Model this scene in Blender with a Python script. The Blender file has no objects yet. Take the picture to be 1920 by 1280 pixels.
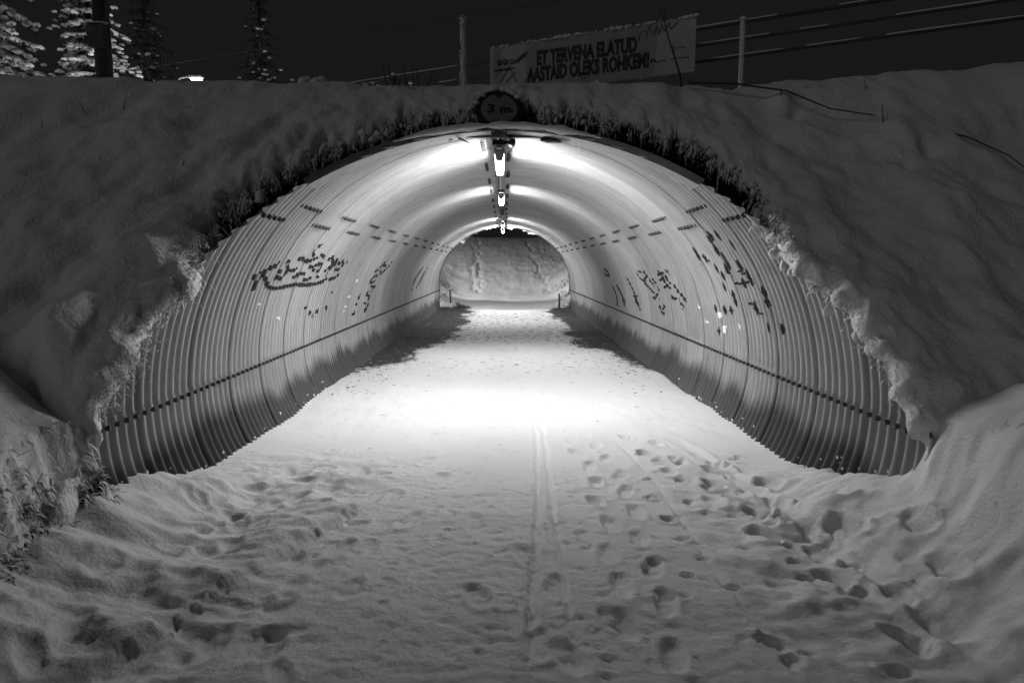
import bpy, bmesh, math, random
import numpy as np
from mathutils import Vector, Matrix

scene = bpy.context.scene
C = scene.collection
R = math.radians
rng = np.random.default_rng(7)
random.seed(7)

# ------------------------------------------------------------ camera, sky, moonless glow, exposure
EYE = 1.64
cam_data = bpy.data.cameras.new('camera')
cam_data.sensor_width = 36.0
cam_data.lens = 24.0
cam_data.clip_start = 0.05
cam_data.clip_end = 600
cam = bpy.data.objects.new('camera', cam_data)
C.objects.link(cam)
cam.location = (0, 0, EYE)
cam.rotation_euler = (R(90 - 6.551), 0, R(-0.623))
scene.camera = cam

world = bpy.data.worlds.new('World')
scene.world = world
world.use_nodes = True
wn = world.node_tree.nodes
bg = wn['Background']
bg.inputs['Color'].default_value = (1, 1, 1, 1)
bg.inputs['Strength'].default_value = 0.0088          # flat night sky glow

sun_d = bpy.data.lights.new('sun', 'SUN')
sun_d.energy = 0.14
sun_d.angle = R(14)
sun_d.color = (1, 1, 1)
sun = bpy.data.objects.new('sun', sun_d)
C.objects.link(sun)
sun.rotation_euler = (R(58), 0, R(-52))

scene.render.engine = 'CYCLES'
scene.cycles.use_denoising = True
scene.cycles.max_bounces = 6
scene.cycles.diffuse_bounces = 2
scene.cycles.sample_clamp_indirect = 6
scene.view_settings.view_transform = 'Standard'
scene.view_settings.look = 'None'
scene.view_settings.exposure = 0
scene.view_settings.gamma = 1

LAMP_STRENGTH = 375.0
STREET_POWER = 7500.0

# ------------------------------------------------------------ helpers
def tag(o, label=None, cat=None, group=None, kind=None):
    if label: o['label'] = label
    if cat: o['category'] = cat
    if group: o['group'] = group
    if kind: o['kind'] = kind
    return o

def empty(name, loc=(0, 0, 0), rot=(0, 0, 0), label=None, cat=None, group=None):
    o = bpy.data.objects.new(name, None)
    C.objects.link(o)
    o.location = loc
    o.rotation_euler = rot
    o.empty_display_size = 0.1
    return tag(o, label, cat, group)

def link(name, me, mats=None, parent=None, loc=None, rot=None, smooth=False):
    o = bpy.data.objects.new(name, me)
    C.objects.link(o)
    if mats is not None and len(me.materials) == 0:
        for m in (mats if isinstance(mats, (list, tuple)) else [mats]):
            me.materials.append(m)
    if parent is not None: o.parent = parent
    if loc is not None: o.location = loc
    if rot is not None: o.rotation_euler = rot
    if smooth: shade(me)
    return o

def shade(me):
    me.polygons.foreach_set('use_smooth', np.ones(len(me.polygons), bool))

def pydata(name, v, f):
    me = bpy.data.meshes.new(name)
    me.from_pydata([tuple(map(float, p)) for p in v], [], [tuple(map(int, q)) for q in f])
    me.update()
    return me

def npmesh(name, V, Q):
    """fast mesh from arrays: V (n,3), Q (m,k)"""
    V = np.asarray(V, np.float32); Q = np.asarray(Q, np.int32)
    me = bpy.data.meshes.new(name)
    k = Q.shape[1]
    me.vertices.add(len(V)); me.vertices.foreach_set('co', V.ravel())
    me.loops.add(Q.size); me.loops.foreach_set('vertex_index', Q.ravel())
    me.polygons.add(len(Q))
    me.polygons.foreach_set('loop_start', np.arange(0, Q.size, k, dtype=np.int32))
    me.polygons.foreach_set('loop_total', np.full(len(Q), k, np.int32))
    me.update(calc_edges=True)
    me.validate()
    return me

def gridfaces(nu, nv):
    i = np.arange((nu - 1) * (nv - 1))
    a = (i // (nv - 1)) * nv + i % (nv - 1)
    return np.stack([a, a + 1, a + nv + 1, a + nv], 1)

class MB:
    """collects shapes into one mesh"""
    def __init__(s): s.v = []; s.f = []
    def add(s, v, f):
        n = len(s.v)
        s.v += [tuple(map(float, p)) for p in v]
        s.f += [tuple(int(i) + n for i in q) for q in f]
        return s
    def box(s, c, d, rot=None):
        v = []
        for x in (-.5, .5):
            for y in (-.5, .5):
                for z in (-.5, .5):
                    p = Vector((x * d[0], y * d[1], z * d[2]))
                    if rot is not None: p = rot @ p
                    v.append(p + Vector(c))
        return s.add(v, [(0, 1, 3, 2), (4, 6, 7, 5), (0, 4, 5, 1), (2, 3, 7, 6), (0, 2, 6, 4), (1, 5, 7, 3)])
    def tube(s, pts, r, n=6, cap=True):
        pts = [Vector(p) for p in pts]
        rs = r if isinstance(r, (list, tuple)) else [r] * len(pts)
        v = []
        for i, p in enumerate(pts):
            t = (pts[min(i + 1, len(pts) - 1)] - pts[max(i - 1, 0)])
            t = t.normalized() if t.length > 1e-9 else Vector((0, 0, 1))
            a = t.cross(Vector((0, 0, 1)) if abs(t.z) < .9 else Vector((1, 0, 0))).normalized()
            b = t.cross(a)
            for k in range(n):
                w = 2 * math.pi * k / n
                v.append(p + (a * math.cos(w) + b * math.sin(w)) * rs[i])
        f = []
        for i in range(len(pts) - 1):
            for k in range(n):
                f.append((i * n + k, i * n + (k + 1) % n, (i + 1) * n + (k + 1) % n, (i + 1) * n + k))
        if cap:
            f.append(tuple(range(n - 1, -1, -1)))
            f.append(tuple((len(pts) - 1) * n + k for k in range(n)))
        return s.add(v, f)
    def blob(s, c, rad, seed=0, amp=.25):
        rnd = random.Random(seed)
        v = []
        for p in ICO_V:
            k = 1 + amp * (rnd.random() * 2 - 1)
            v.append((c[0] + p[0] * rad[0] * k, c[1] + p[1] * rad[1] * k, c[2] + p[2] * rad[2] * k))
        return s.add(v, ICO_F)
    def mesh(s, name): return pydata(name, s.v, s.f)
    def build(s, name, mat, parent=None, smooth=False, **kw):
        return link(name, s.mesh(name), mat, parent, smooth=smooth, **kw)

_b = bmesh.new(); bmesh.ops.create_icosphere(_b, subdivisions=2, radius=1)
ICO_V = [tuple(v.co) for v in _b.verts]; ICO_F = [tuple(v.index for v in f.verts) for f in _b.faces]; _b.free()

_perm = np.random.default_rng(11).integers(0, 2 ** 31, 4096)
def _h(ix, iy, s):
    a = (ix.astype(np.int64) * 73856093) ^ (iy.astype(np.int64) * 19349663) ^ (s * 83492791)
    return _perm[np.mod(a ^ (a >> 13), 4096)] / 2 ** 31
def pn(x, y, s=0):
    x = np.asarray(x, float); y = np.asarray(y, float)
    x, y = np.broadcast_arrays(x, y)
    ix = np.floor(x); iy = np.floor(y); fx = x - ix; fy = y - iy
    u = fx * fx * fx * (fx * (fx * 6 - 15) + 10); v = fy * fy * fy * (fy * (fy * 6 - 15) + 10)
    def g(dx, dy):
        a = _h(ix + dx, iy + dy, s) * 2 * np.pi
        return np.cos(a) * (fx - dx) + np.sin(a) * (fy - dy)
    return 1.5 * ((g(0, 0) * (1 - u) + g(1, 0) * u) * (1 - v) + (g(0, 1) * (1 - u) + g(1, 1) * u) * v)
def fbm(x, y, s=0, o=4, gain=.5):
    t = 0; a = 1
    for k in range(o):
        t = t + a * pn(x * 2 ** k, y * 2 ** k, s + 17 * k); a *= gain
    return t
def sm(t):
    t = np.clip(t, 0, 1); return t * t * (3 - 2 * t)

# ------------------------------------------------------------ materials (the photograph is black and white: greys only)
def mat(name, val, rough=.7, metal=0.0, spec=.3, bump=None, vary=0.0, nscale=8.0, stretch=(1, 1, 1)):
    m = bpy.data.materials.new(name); m.use_nodes = True
    nt = m.node_tree; N = nt.nodes; L = nt.links
    b = N['Principled BSDF']
    b.inputs['Base Color'].default_value = (val, val, val, 1)
    b.inputs['Roughness'].default_value = rough
    b.inputs['Metallic'].default_value = metal
    b.inputs['Specular IOR Level'].default_value = spec
    if vary or bump:
        tc = N.new('ShaderNodeNewGeometry'); mp = N.new('ShaderNodeMapping')
        mp.inputs['Scale'].default_value = stretch
        L.new(tc.outputs['Position'], mp.inputs['Vector'])
    if vary:
        n = N.new('ShaderNodeTexNoise'); n.inputs['Scale'].default_value = nscale; n.inputs['Detail'].default_value = 5
        L.new(mp.outputs['Vector'], n.inputs['Vector'])
        r = N.new('ShaderNodeMapRange')
        r.inputs['From Min'].default_value = .3; r.inputs['From Max'].default_value = .7
        r.inputs['To Min'].default_value = val * (1 - vary); r.inputs['To Max'].default_value = val * (1 + vary)
        L.new(n.outputs['Fac'], r.inputs['Value']); L.new(r.outputs['Result'], b.inputs['Base Color'])
    if bump:
        n2 = N.new('ShaderNodeTexNoise'); n2.inputs['Scale'].default_value = bump[0]; n2.inputs['Detail'].default_value = 4
        L.new(mp.outputs['Vector'], n2.inputs['Vector'])
        bp = N.new('ShaderNodeBump'); bp.inputs['Strength'].default_value = bump[1]; bp.inputs['Distance'].default_value = bump[2]
        L.new(n2.outputs['Fac'], bp.inputs['Height']); L.new(bp.outputs['Normal'], b.inputs['Normal'])
    return m

M = {}
M['snow'] = mat('snow', .80, .75, spec=.25, bump=(45, .35, .01), vary=.03, nscale=3)
M['snow_soft'] = mat('snow_soft', .80, .8, spec=.2, bump=(34, .7, .02), vary=.03, nscale=3)
M['soil'] = mat('soil', .035, .95, spec=.1, bump=(30, .8, .03), vary=.4, nscale=20)
M['grass'] = mat('dry_grass', .05, .8, spec=.1, vary=.5, nscale=15)
M['twig'] = mat('twig', .06, .8, spec=.15, vary=.3, nscale=20)
M['needle'] = mat('needle', .035, .8, spec=.15, vary=.4, nscale=10)
M['bark'] = mat('bark', .07, .9, spec=.1, vary=.3, nscale=14, stretch=(1, 1, .2))
M['bolt'] = mat('bolt', .06, .6, metal=.3)
M['paint_black'] = mat('paint_black', .018, .55)
M['paint_white'] = mat('paint_white', .85, .5)
M['galv'] = mat('galvanised', .20, .5, metal=.3, vary=.15, nscale=12)
M['galv_light'] = mat('galvanised_light', .5, .45, metal=.2, vary=.1, nscale=12)
M['black'] = mat('black_plastic', .02, .5)
M['wood'] = mat('weathered_wood', .16, .85, spec=.1, bump=(30, .5, .01), vary=.3, nscale=14, stretch=(1, 1, .15))
M['frost'] = mat('frost', .75, .9, spec=.1, bump=(60, .6, .01), vary=.25, nscale=35)
M['rail'] = mat('rail_steel', .10, .6, metal=.2, vary=.2, nscale=9)
M['banner'] = mat('banner_sheet', .46, .7, spec=.2, bump=(22, .25, .006), vary=.12, nscale=7)
M['banner_grey'] = mat('banner_grey', .34, .7, spec=.2, bump=(22, .25, .006), vary=.12, nscale=7)
M['print'] = mat('print_black', .03, .6)
M['print_grey'] = mat('print_grey', .16, .6)
M['sign_face'] = mat('sign_face', .22, .5, vary=.2, nscale=14)
M['sign_ring'] = mat('sign_ring', .025, .5)
M['pole'] = mat('pole', .09, .8, vary=.25, nscale=10, stretch=(1, 1, .2))
M['leaf'] = mat('leaf_litter', .03, .8, vary=.4, nscale=30)

def emit(name, s):
    m = bpy.data.materials.new(name); m.use_nodes = True
    b = m.node_tree.nodes['Principled BSDF']
    b.inputs['Base Color'].default_value = (.8, .8, .8, 1)
    b.inputs['Emission Color'].default_value = (1, 1, 1, 1)
    b.inputs['Emission Strength'].default_value = s
    return m
M['lit'] = emit('lit_diffuser', LAMP_STRENGTH)
M['lit_dim'] = emit('lit_diffuser_dimmed', LAMP_STRENGTH * .62)  # weaker emission chosen to keep the middle of the tunnel darker
M['street_lit'] = emit('street_lens', 30.0)
M['unlit'] = mat('unlit_diffuser', .5, .4)

def ground_material():
    m = mat('trodden_snow', .66, .8, spec=.2, bump=(42, .5, .012))
    nt = m.node_tree; N = nt.nodes; L = nt.links; b = N['Principled BSDF']
    at = N.new('ShaderNodeAttribute'); at.attribute_name = 'dirt_shade'
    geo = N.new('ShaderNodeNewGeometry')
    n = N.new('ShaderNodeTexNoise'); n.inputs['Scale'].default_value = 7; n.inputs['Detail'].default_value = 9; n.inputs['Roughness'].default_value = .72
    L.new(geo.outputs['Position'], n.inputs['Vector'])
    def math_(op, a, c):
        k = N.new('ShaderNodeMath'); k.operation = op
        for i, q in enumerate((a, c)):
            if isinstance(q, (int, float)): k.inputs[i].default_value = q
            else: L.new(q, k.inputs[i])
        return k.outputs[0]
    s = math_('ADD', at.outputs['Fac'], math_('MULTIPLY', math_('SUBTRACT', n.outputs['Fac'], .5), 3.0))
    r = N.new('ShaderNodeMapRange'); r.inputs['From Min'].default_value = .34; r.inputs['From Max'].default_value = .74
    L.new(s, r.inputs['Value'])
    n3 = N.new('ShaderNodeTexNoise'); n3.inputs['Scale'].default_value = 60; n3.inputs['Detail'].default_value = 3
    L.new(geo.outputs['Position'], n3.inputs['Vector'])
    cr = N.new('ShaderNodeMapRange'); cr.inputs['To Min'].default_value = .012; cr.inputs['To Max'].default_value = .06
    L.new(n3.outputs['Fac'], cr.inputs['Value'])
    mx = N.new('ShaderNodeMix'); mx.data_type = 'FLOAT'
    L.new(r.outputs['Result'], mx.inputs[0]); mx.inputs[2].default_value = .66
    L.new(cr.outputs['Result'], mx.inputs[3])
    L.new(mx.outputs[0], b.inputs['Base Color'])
    return m
M['ground'] = ground_material()

def steel_material():
    m = bpy.data.materials.new('corrugated_steel'); m.use_nodes = True
    nt = m.node_tree; N = nt.nodes; L = nt.links; b = N['Principled BSDF']
    geo = N.new('ShaderNodeNewGeometry'); sep = N.new('ShaderNodeSeparateXYZ'); L.new(geo.outputs['Position'], sep.inputs[0])
    def math_(op, a, c=0.0):
        k = N.new('ShaderNodeMath'); k.operation = op
        for i, q in enumerate((a, c)):
            if isinstance(q, (int, float)): k.inputs[i].default_value = q
            else: L.new(q, k.inputs[i])
        return k.outputs[0]
    def noise(scale, stretch, det=5):
        mp = N.new('ShaderNodeMapping'); mp.inputs['Scale'].default_value = stretch
        L.new(geo.outputs['Position'], mp.inputs['Vector'])
        n = N.new('ShaderNodeTexNoise'); n.inputs['Scale'].default_value = scale; n.inputs['Detail'].default_value = det
        L.new(mp.outputs['Vector'], n.inputs['Vector']); return n.outputs['Fac']
    oi = N.new('ShaderNodeObjectInfo')
    base = math_('ADD', .33, math_('MULTIPLY', math_('SUBTRACT', oi.outputs['Random'], .5), .08))
    base = math_('ADD', base, math_('MULTIPLY', math_('SUBTRACT', noise(3, (.4, 6, .4)), .5), .18))
    base = math_('ADD', base, math_('MULTIPLY', math_('SUBTRACT', noise(6, (1, 1, 1)), .5), .12))
    # splash dirt along the foot of the pipe, ragged upper edge
    edge = math_('ADD', .34, math_('MULTIPLY', math_('SUBTRACT', noise(1.3, (1, 1, .3), 6), .5), .55))
    edge = math_('ADD', edge, math_('MULTIPLY', math_('SUBTRACT', noise(9, (1, 1, .25), 3), .5), .12))
    r = N.new('ShaderNodeMapRange'); r.interpolation_type = 'SMOOTHSTEP'
    r.inputs['From Min'].default_value = -.10; r.inputs['From Max'].default_value = .12
    L.new(math_('SUBTRACT', edge, sep.outputs['Z']), r.inputs['Value'])
    mx = N.new('ShaderNodeMix'); mx.data_type = 'FLOAT'
    L.new(math_('MULTIPLY', r.outputs['Result'], .92), mx.inputs[0]); L.new(base, mx.inputs[2]); mx.inputs[3].default_value = .055
    L.new(mx.outputs[0], b.inputs['Base Color'])
    b.inputs['Metallic'].default_value = .25
    b.inputs['Specular IOR Level'].default_value = .5
    rr = N.new('ShaderNodeMapRange'); rr.inputs['To Min'].default_value = .26; rr.inputs['To Max'].default_value = .46
    L.new(noise(5, (1, 3, 1)), rr.inputs['Value']); L.new(rr.outputs['Result'], b.inputs['Roughness'])
    return m
M['steel'] = steel_material()

# ------------------------------------------------------------ the pipe's shape, shared by everything around it
PA, PB, S0, RC = 2.5, 2.28, 0.61, 1.3        # half width, rise above springing, springing height, corner radius
SL = 1.19                                    # embankment: metres back per metre up
def ycut(z): return 3.80 + (z - .6) * SL     # sloped near end of the pipe
def yfar(z): return 23.7 + (2.89 - z) * 1.1  # sloped far end
def xprof(z):
    z = np.asarray(z, float)
    up = PA * np.sqrt(np.clip(1 - ((z - S0) / PB) ** 2, 0, 1))
    lo = (PA - RC) + RC * np.sqrt(np.clip(1 - ((S0 - z) / RC) ** 2, 0, 1))
    return np.where(z >= S0, up, lo)
def mouth_dist(x, z):
    """signed distance (outside positive) from the pipe wall in the x-z plane"""
    k = np.sqrt((x / PA) ** 2 + ((z - S0) / PB) ** 2)
    g = np.sqrt((x / PA ** 2) ** 2 + ((z - S0) / PB ** 2) ** 2) / np.maximum(k, 1e-6)
    up = (k - 1) / np.maximum(g, .3)
    return np.where(z >= S0, up, np.abs(x) - xprof(z))
# dense table of the profile, right foot to left foot
_t = np.linspace(0, math.pi, 400)
_ux, _uz = PA * np.cos(_t), S0 + PB * np.sin(_t)
_a = np.linspace(R(34), 0, 60)[:-1]
_lx, _lz = (PA - RC) + RC * np.cos(_a), S0 - RC * np.sin(_a)
PX = np.concatenate([_lx, _ux, -_lx[::-1]]); PZ = np.concatenate([_lz, _uz, _lz[::-1]])
PL = np.concatenate([[0], np.cumsum(np.hypot(np.diff(PX), np.diff(PZ)))])
_tx, _tz = np.gradient(PX, PL), np.gradient(PZ, PL)
PNX, PNZ = -_tz, _tx                         # inward normals
def prof(l):
    return np.interp(l, PL, PX), np.interp(l, PL, PZ), np.interp(l, PL, PNX), np.interp(l, PL, PNZ)
def l_of_t(deg): return float(np.interp(R(deg), _t, PL[59:459]))
PITCH, AMP = 0.11, 0.019
def corr(y): return AMP * np.cos(2 * np.pi * np.asarray(y) / PITCH)
# ------------------------------------------------------------ ground: one sheet of snow, path, wings of the cutting, far hillside
def stretch_axis(lo, hi, fine_lo, fine_hi, step, grow):
    a = list(np.arange(fine_lo, fine_hi + step * .5, step))
    s = step; x = a[-1]
    while x < hi:
        s *= grow; x += s; a.append(x)
    s = step; x = a[0]; b = []
    while x > lo:
        s *= grow; x -= s; b.append(x)
    return np.array(b[::-1] + a)
gx = stretch_axis(-70, 70, -3.3, 3.3, .019, 1.09)
ya = list(np.arange(2.2, 6.0, .019)); y = ya[-1]
while y < 27: y += max(.019, .0058 * y); ya.append(y)
while y < 46: y += .15; ya.append(y)
while y < 160: y *= 1.06; ya.append(y)
yb = []; y = 2.2; s = .03
while y > -30: s *= 1.12; y -= s; yb.append(y)
gy = np.array(yb[::-1] + ya)
X, Y = np.meshgrid(gx, gy, indexing='ij')
AX = np.abs(X)

def ground_base(X, Y):
    AX = np.abs(X)
    n1 = fbm(X * .5, Y * .5, 3, 3)
    Z = .03 * n1
    # drifts against the pipe mouth
    Z = Z + .27 * sm((AX - 1.75) / .75) * sm((5.7 - Y) / 1.5)
    near = sm((4.45 - Y) / .5)
    # left wing: steep grassy toe, then a rounded bank
    toe = -2.40 + .10 * fbm(Y * 1.7, 0 * Y, 21, 3) + .05 * (4.0 - np.clip(Y, 0, 4))
    n2 = .05 * fbm(X * 4, Y * 5, 31, 3)
    wl = .42 * sm((toe - X + n2) / .15) * sm((4.12 - Y) / .22)
    wl = wl + (.80 * np.clip(-2.5 - X, 0, 1.1) + .3 * np.clip(-3.6 - X, 0, 3)) * sm((4.9 - Y) / .6) + .12 * np.clip(-6.55 - X, 0, 40)
    # right wing: smooth rise
    wr = .20 * sm((X - 2.15) / .55) * sm((4.3 - Y) / .5) + .30 * sm((X - 2.38 + .04 * fbm(X * 5, Y * 5, 33, 2)) / .16) * sm((4.08 - Y) / .22) + (.36 * np.clip(X - 2.5, 0, 1.1) + .3 * np.clip(X - 3.6, 0, 3)) * sm((4.9 - Y) / .7) + .12 * np.clip(X - 6.5, 0, 40)
    und = (.05 * fbm(X * 1.3, Y * 1.3, 41, 3) + .014 * fbm(X * 6, Y * 6, 43, 3)) * sm((AX - 2.5) / .6)
    Z = Z + np.where(Y < 6, wl + wr + und * near, 0)
    # sinks out of sight beside the pipe, under the embankment
    under = sm((AX - 2.36) / .12) * sm((Y - 4.45) / .2) * sm((25.5 - Y) / .6)
    Z = Z * (1 - under) - .45 * under
    # far side: floor rises, cutting banks, hillside
    far = sm((Y - 24.7) / 1.0)
    bank = (.9 * .2 * np.log1p(np.exp(np.clip((AX - 2.0 + .2 * fbm(Y * .8, X * .5, 5, 3)) / .2, -20, 12)))) * sm((33 - Y) / 5)
    hill = .17 * .5 * np.log1p(np.exp(np.clip((Y - 25.6) / .5, -20, 400))) + .15 * .4 * np.log1p(np.exp(np.clip((Y - 28.4) / .4, -20, 400))) - .30 * .5 * np.log1p(np.exp(np.clip((Y - 36.2) / .5, -20, 400)))
    hill = hill + .05 * fbm(X * .5, Y * .5, 51, 4) + .14 * fbm(X * .35, Y * .3, 52, 2) * sm((Y - 34) / 4)
    return np.where(Y > 20, Z * (1 - .0) + far * (np.maximum(bank, 0) + hill), Z)
Z = ground_base(X, Y)

fg = sm((9.5 - Y) / 3.5)                            # relief fades out deeper in the tunnel
path = sm((2.1 - AX) / .5)
# soft lumpy snow on the left, trodden middle, churned right
left = sm((-.75 - X - .25 * (4 - np.clip(Y, 2, 6)) * .4) / .6)
right = sm((X - .95) / .5)
mid = np.clip(1 - left - right, 0, 1)
near_cut = np.where(Y < 6.2, 1, 0) * sm((6.2 - Y) / 1.4)
warp = .35 * fbm(X * 1.2, Y * 1.2, 61, 2)
lump = fbm(X * 2.6 + warp, Y * 3.4 + warp, 71, 3)
Z = Z + near_cut * (left * (.042 * lump + .010 * fbm(X * 6, Y * 7, 73, 2)) + right * (.036 * lump + .012 * fbm(X * 8, Y * 9, 75, 2))) * sm((3.0 - AX) / .8)
crumb = fbm(X * 7, Y * 13, 81, 3)
Z = Z - near_cut * mid * .013 * np.clip(crumb - .12, 0, 1) - fg * mid * .007 * np.clip(fbm(X * 16, Y * 26, 83, 2) - .1, 0, 1)
Z = Z + fg * mid * .006 * fbm(X * 3, Y * 3, 85, 3)
Z = Z + np.where((Y >= 6.2) & (Y < 26), .006 * fbm(X * 5, Y * 2.2, 87, 3), 0)

def stamp(x0, y0, ang, ln, wd, dep, rim=.35):
    """press one dent with a raised rim into the snow"""
    global Z
    i0, i1 = np.searchsorted(gx, [x0 - ln * 1.6, x0 + ln * 1.6]); j0, j1 = np.searchsorted(gy, [y0 - ln * 1.6, y0 + ln * 1.6])
    if i1 <= i0 or j1 <= j0: return
    x = X[i0:i1, j0:j1] - x0; y = Y[i0:i1, j0:j1] - y0
    u = (x * math.cos(ang) + y * math.sin(ang)) / (ln / 2); v = (-x * math.sin(ang) + y * math.cos(ang)) / (wd / 2)
    r = (np.abs(u) ** 2.6 + np.abs(v) ** 2.6) ** (1 / 2.6) + .12 * pn(x * 14 + x0 * 9, y * 14 + y0 * 9, 5)
    Z[i0:i1, j0:j1] += -dep * sm((1.12 - r) / .45) + dep * rim * np.exp(-((r - 1.25) / .22) ** 2)
def trail(pts, step, ln, wd, dep, side=.10, jit=.03):
    rnd = random.Random(hash(pts[0]) & 0xffff)
    k = 0
    for (a, b) in zip(pts[:-1], pts[1:]):
        d = math.dist(a, b); n = max(1, int(d / step)); ang = math.atan2(b[1] - a[1], b[0] - a[0])
        for i in range(n):
            t = i / n; s = side if k % 2 else -side; k += 1
            stamp(a[0] + (b[0] - a[0]) * t - math.sin(ang) * s + rnd.uniform(-jit, jit), a[1] + (b[1] - a[1]) * t + math.cos(ang) * s + rnd.uniform(-jit, jit),
                  ang + rnd.uniform(-.3, .3), ln * rnd.uniform(.85, 1.1), wd, dep * rnd.uniform(.7, 1.2))
def groove(pts, wd, dep, step=0.0, rim=.4):
    """continuous runner track; 'step' lifts the snow on its left side"""
    global Z
    P = np.array(pts, float)
    xs = np.interp(gy, P[::-1, 1] if P[0, 1] > P[-1, 1] else P[:, 1], P[::-1, 0] if P[0, 1] > P[-1, 1] else P[:, 0])
    y0, y1 = min(P[:, 1]), max(P[:, 1])
    fade = sm((gy - y0) / .3) * sm((y1 - gy) / .5)
    d = X - (xs + .012 * pn(gy * 3, 0 * gy, 9))[None, :]
    w = wd * .5
    Z += fade[None, :] * (-dep * sm((1.3 - np.abs(d) / w) / .6) + dep * rim * np.exp(-((np.abs(d) / w - 1.5) / .35) ** 2) + step * sm((w - d) / (w * 1.5)) * sm((d + .8) / .7))
trail([(1.22, 6.3), (1.45, 4.9), (1.78, 3.4), (1.9, 2.5)], .26, .22, .11, .042, .09)
trail([(1.75, 5.2), (2.02, 4.2), (2.25, 3.2), (2.3, 2.4)], .30, .24, .12, .045, .08)
trail([(.70, 6.6), (.78, 5.2), (.72, 3.9), (.62, 2.5)], .20, .26, .10, .022, .10)
trail([(-.55, 5.6), (-.75, 4.3), (-.9, 3.3), (-.95, 2.3)], .34, .27, .11, .020, .11)
trail([(-.05, 4.2), (.0, 3.2), (.1, 2.3)], .42, .27, .11, .018, .12)
trail([(-1.35, 5.2), (-1.7, 4.2), (-1.95, 3.3), (-2.1, 2.5)], .36, .25, .12, .016, .10)
trail([(-2.0, 4.5), (-1.5, 3.9), (-1.15, 3.3), (-1.2, 2.4)], .38, .25, .12, .014, .08)
trail([(.36, 3.3), (.42, 2.4)], .30, .28, .11, .022, .12)
_r = random.Random(3)
for k in range(620):
    x = _r.gauss(-.1, .75); y = _r.uniform(2.4, 7.5)
    stamp(x, y, _r.gauss(.1, .5), _r.uniform(.03, .13), _r.uniform(.018, .045), _r.uniform(.003, .010), .6)
for k in range(60):
    x = _r.uniform(.95, 2.0); y = _r.uniform(2.5, 5.8)
    stamp(x, y, _r.uniform(0, 3), _r.uniform(.06, .13), _r.uniform(.05, .09), _r.uniform(.012, .035), .35)
for k in range(34):
    x = _r.uniform(-2.2, -.9); y = _r.uniform(2.5, 5.4)
    stamp(x, y, _r.uniform(0, 3), _r.uniform(.12, .30), _r.uniform(.07, .12), _r.uniform(.006, .016), .4)
groove([(.315, 7.5), (.30, 6.1), (.24, 4.6), (.14, 3.3), (.10, 2.6)], .045, .024)
groove([(.385, 7.5), (.37, 6.1), (.33, 4.6), (.30, 3.3), (.29, 2.4)], .035, .015)
groove([(1.55, 6.4), (1.80, 4.9), (1.95, 3.2), (1.98, 2.4)], .13, .028)
groove([(-.85, 4.9), (-1.22, 3.75), (-1.45, 3.1), (-1.7, 2.5)], .05, .018, .035)
groove([(1.0, 6.4), (1.15, 4.9), (1.12, 3.3), (1.2, 2.4)], .04, .009)
# drift hump by the right foot of the pipe
Z += .10 * np.exp(-(((X - 2.02) / .30) ** 2 + ((Y - 4.12) / .18) ** 2)) + .08 * np.exp(-(((X + 2.25) / .3) ** 2 + ((Y - 3.75) / .12) ** 2))
# tracks down the far hillside
def hill_track(x0, x1, y0, y1, amp):
    global Z
    xs = np.interp(gy, [y0, y1], [x0, x1]) + .12 * pn(gy * .7, 0 * gy, 19)
    f = ((gy > y0) & (gy < y1)) * 1.0
    Z += f[None, :] * -amp * np.exp(-((X - xs[None, :]) / .13) ** 2) * (.4 + 1.3 * pn(X * 4, Y * 3.5, 77))
hill_track(-1.05, -1.4, 28, 36.5, .14); hill_track(-1.35, -1.6, 28.5, 36.5, .09); hill_track(1.8, 1.1, 28, 36, .09)
hm = sm((Y - 26) / 4) * sm((37.5 - Y) / 3)
Z += hm * (.05 * fbm(X * 2.0 - Y * .6, Y * 2.2, 91, 4) + .10 * np.clip(fbm(X * 2.2, Y * 2.4, 93, 3), 0, 1) * sm((X - .6) / 1.2))

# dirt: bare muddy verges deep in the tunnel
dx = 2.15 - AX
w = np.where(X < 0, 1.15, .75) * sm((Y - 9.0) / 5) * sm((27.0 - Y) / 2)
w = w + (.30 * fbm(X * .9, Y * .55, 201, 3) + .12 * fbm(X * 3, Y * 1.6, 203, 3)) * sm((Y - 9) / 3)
dirt_shade = sm((w - dx) / .6 + .1) * sm((Y - 8.5) / 3.5) * sm((27.2 - Y) / 1.6)
dirt_shade = dirt_shade * .95 + .36 * sm((Y - 12.0) / 3) * sm((25 - Y) / 3)  # extra mid-floor dirt colour deepens the dark of the unlit stretch
dirt_shade = np.where(AX > 2.6, 0, dirt_shade) * (1 - sm((Y - 24.6) / .8) * sm((AX - 1.7) / .3)) + .20 * sm((Y - 9) / 2) * sm((14 - Y) / 3)
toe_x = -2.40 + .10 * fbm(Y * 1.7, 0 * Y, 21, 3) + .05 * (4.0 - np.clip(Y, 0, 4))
dirt_shade = dirt_shade + .55 * sm((toe_x + .03 - X) / .03) * sm((X - toe_x + .07) / .04) * sm((4.15 - Y) / .1)  # toe soil band; shade of the hollows under the snow is coloured in
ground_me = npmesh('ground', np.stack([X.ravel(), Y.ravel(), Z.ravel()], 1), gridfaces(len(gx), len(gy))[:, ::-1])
at = ground_me.attributes.new('dirt_shade', 'FLOAT', 'POINT'); at.data.foreach_set('value', np.clip(dirt_shade, 0, 1).astype(np.float32).ravel())
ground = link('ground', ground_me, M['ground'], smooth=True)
tag(ground, 'trodden snow path running through the tunnel and the snowy ground around it', 'snow ground', kind='structure')
def ground_z(x, y):
    i = int(np.clip(np.searchsorted(gx, x), 1, len(gx) - 1)); j = int(np.clip(np.searchsorted(gy, y), 1, len(gy) - 1))
    return float(Z[i, j])

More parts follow.
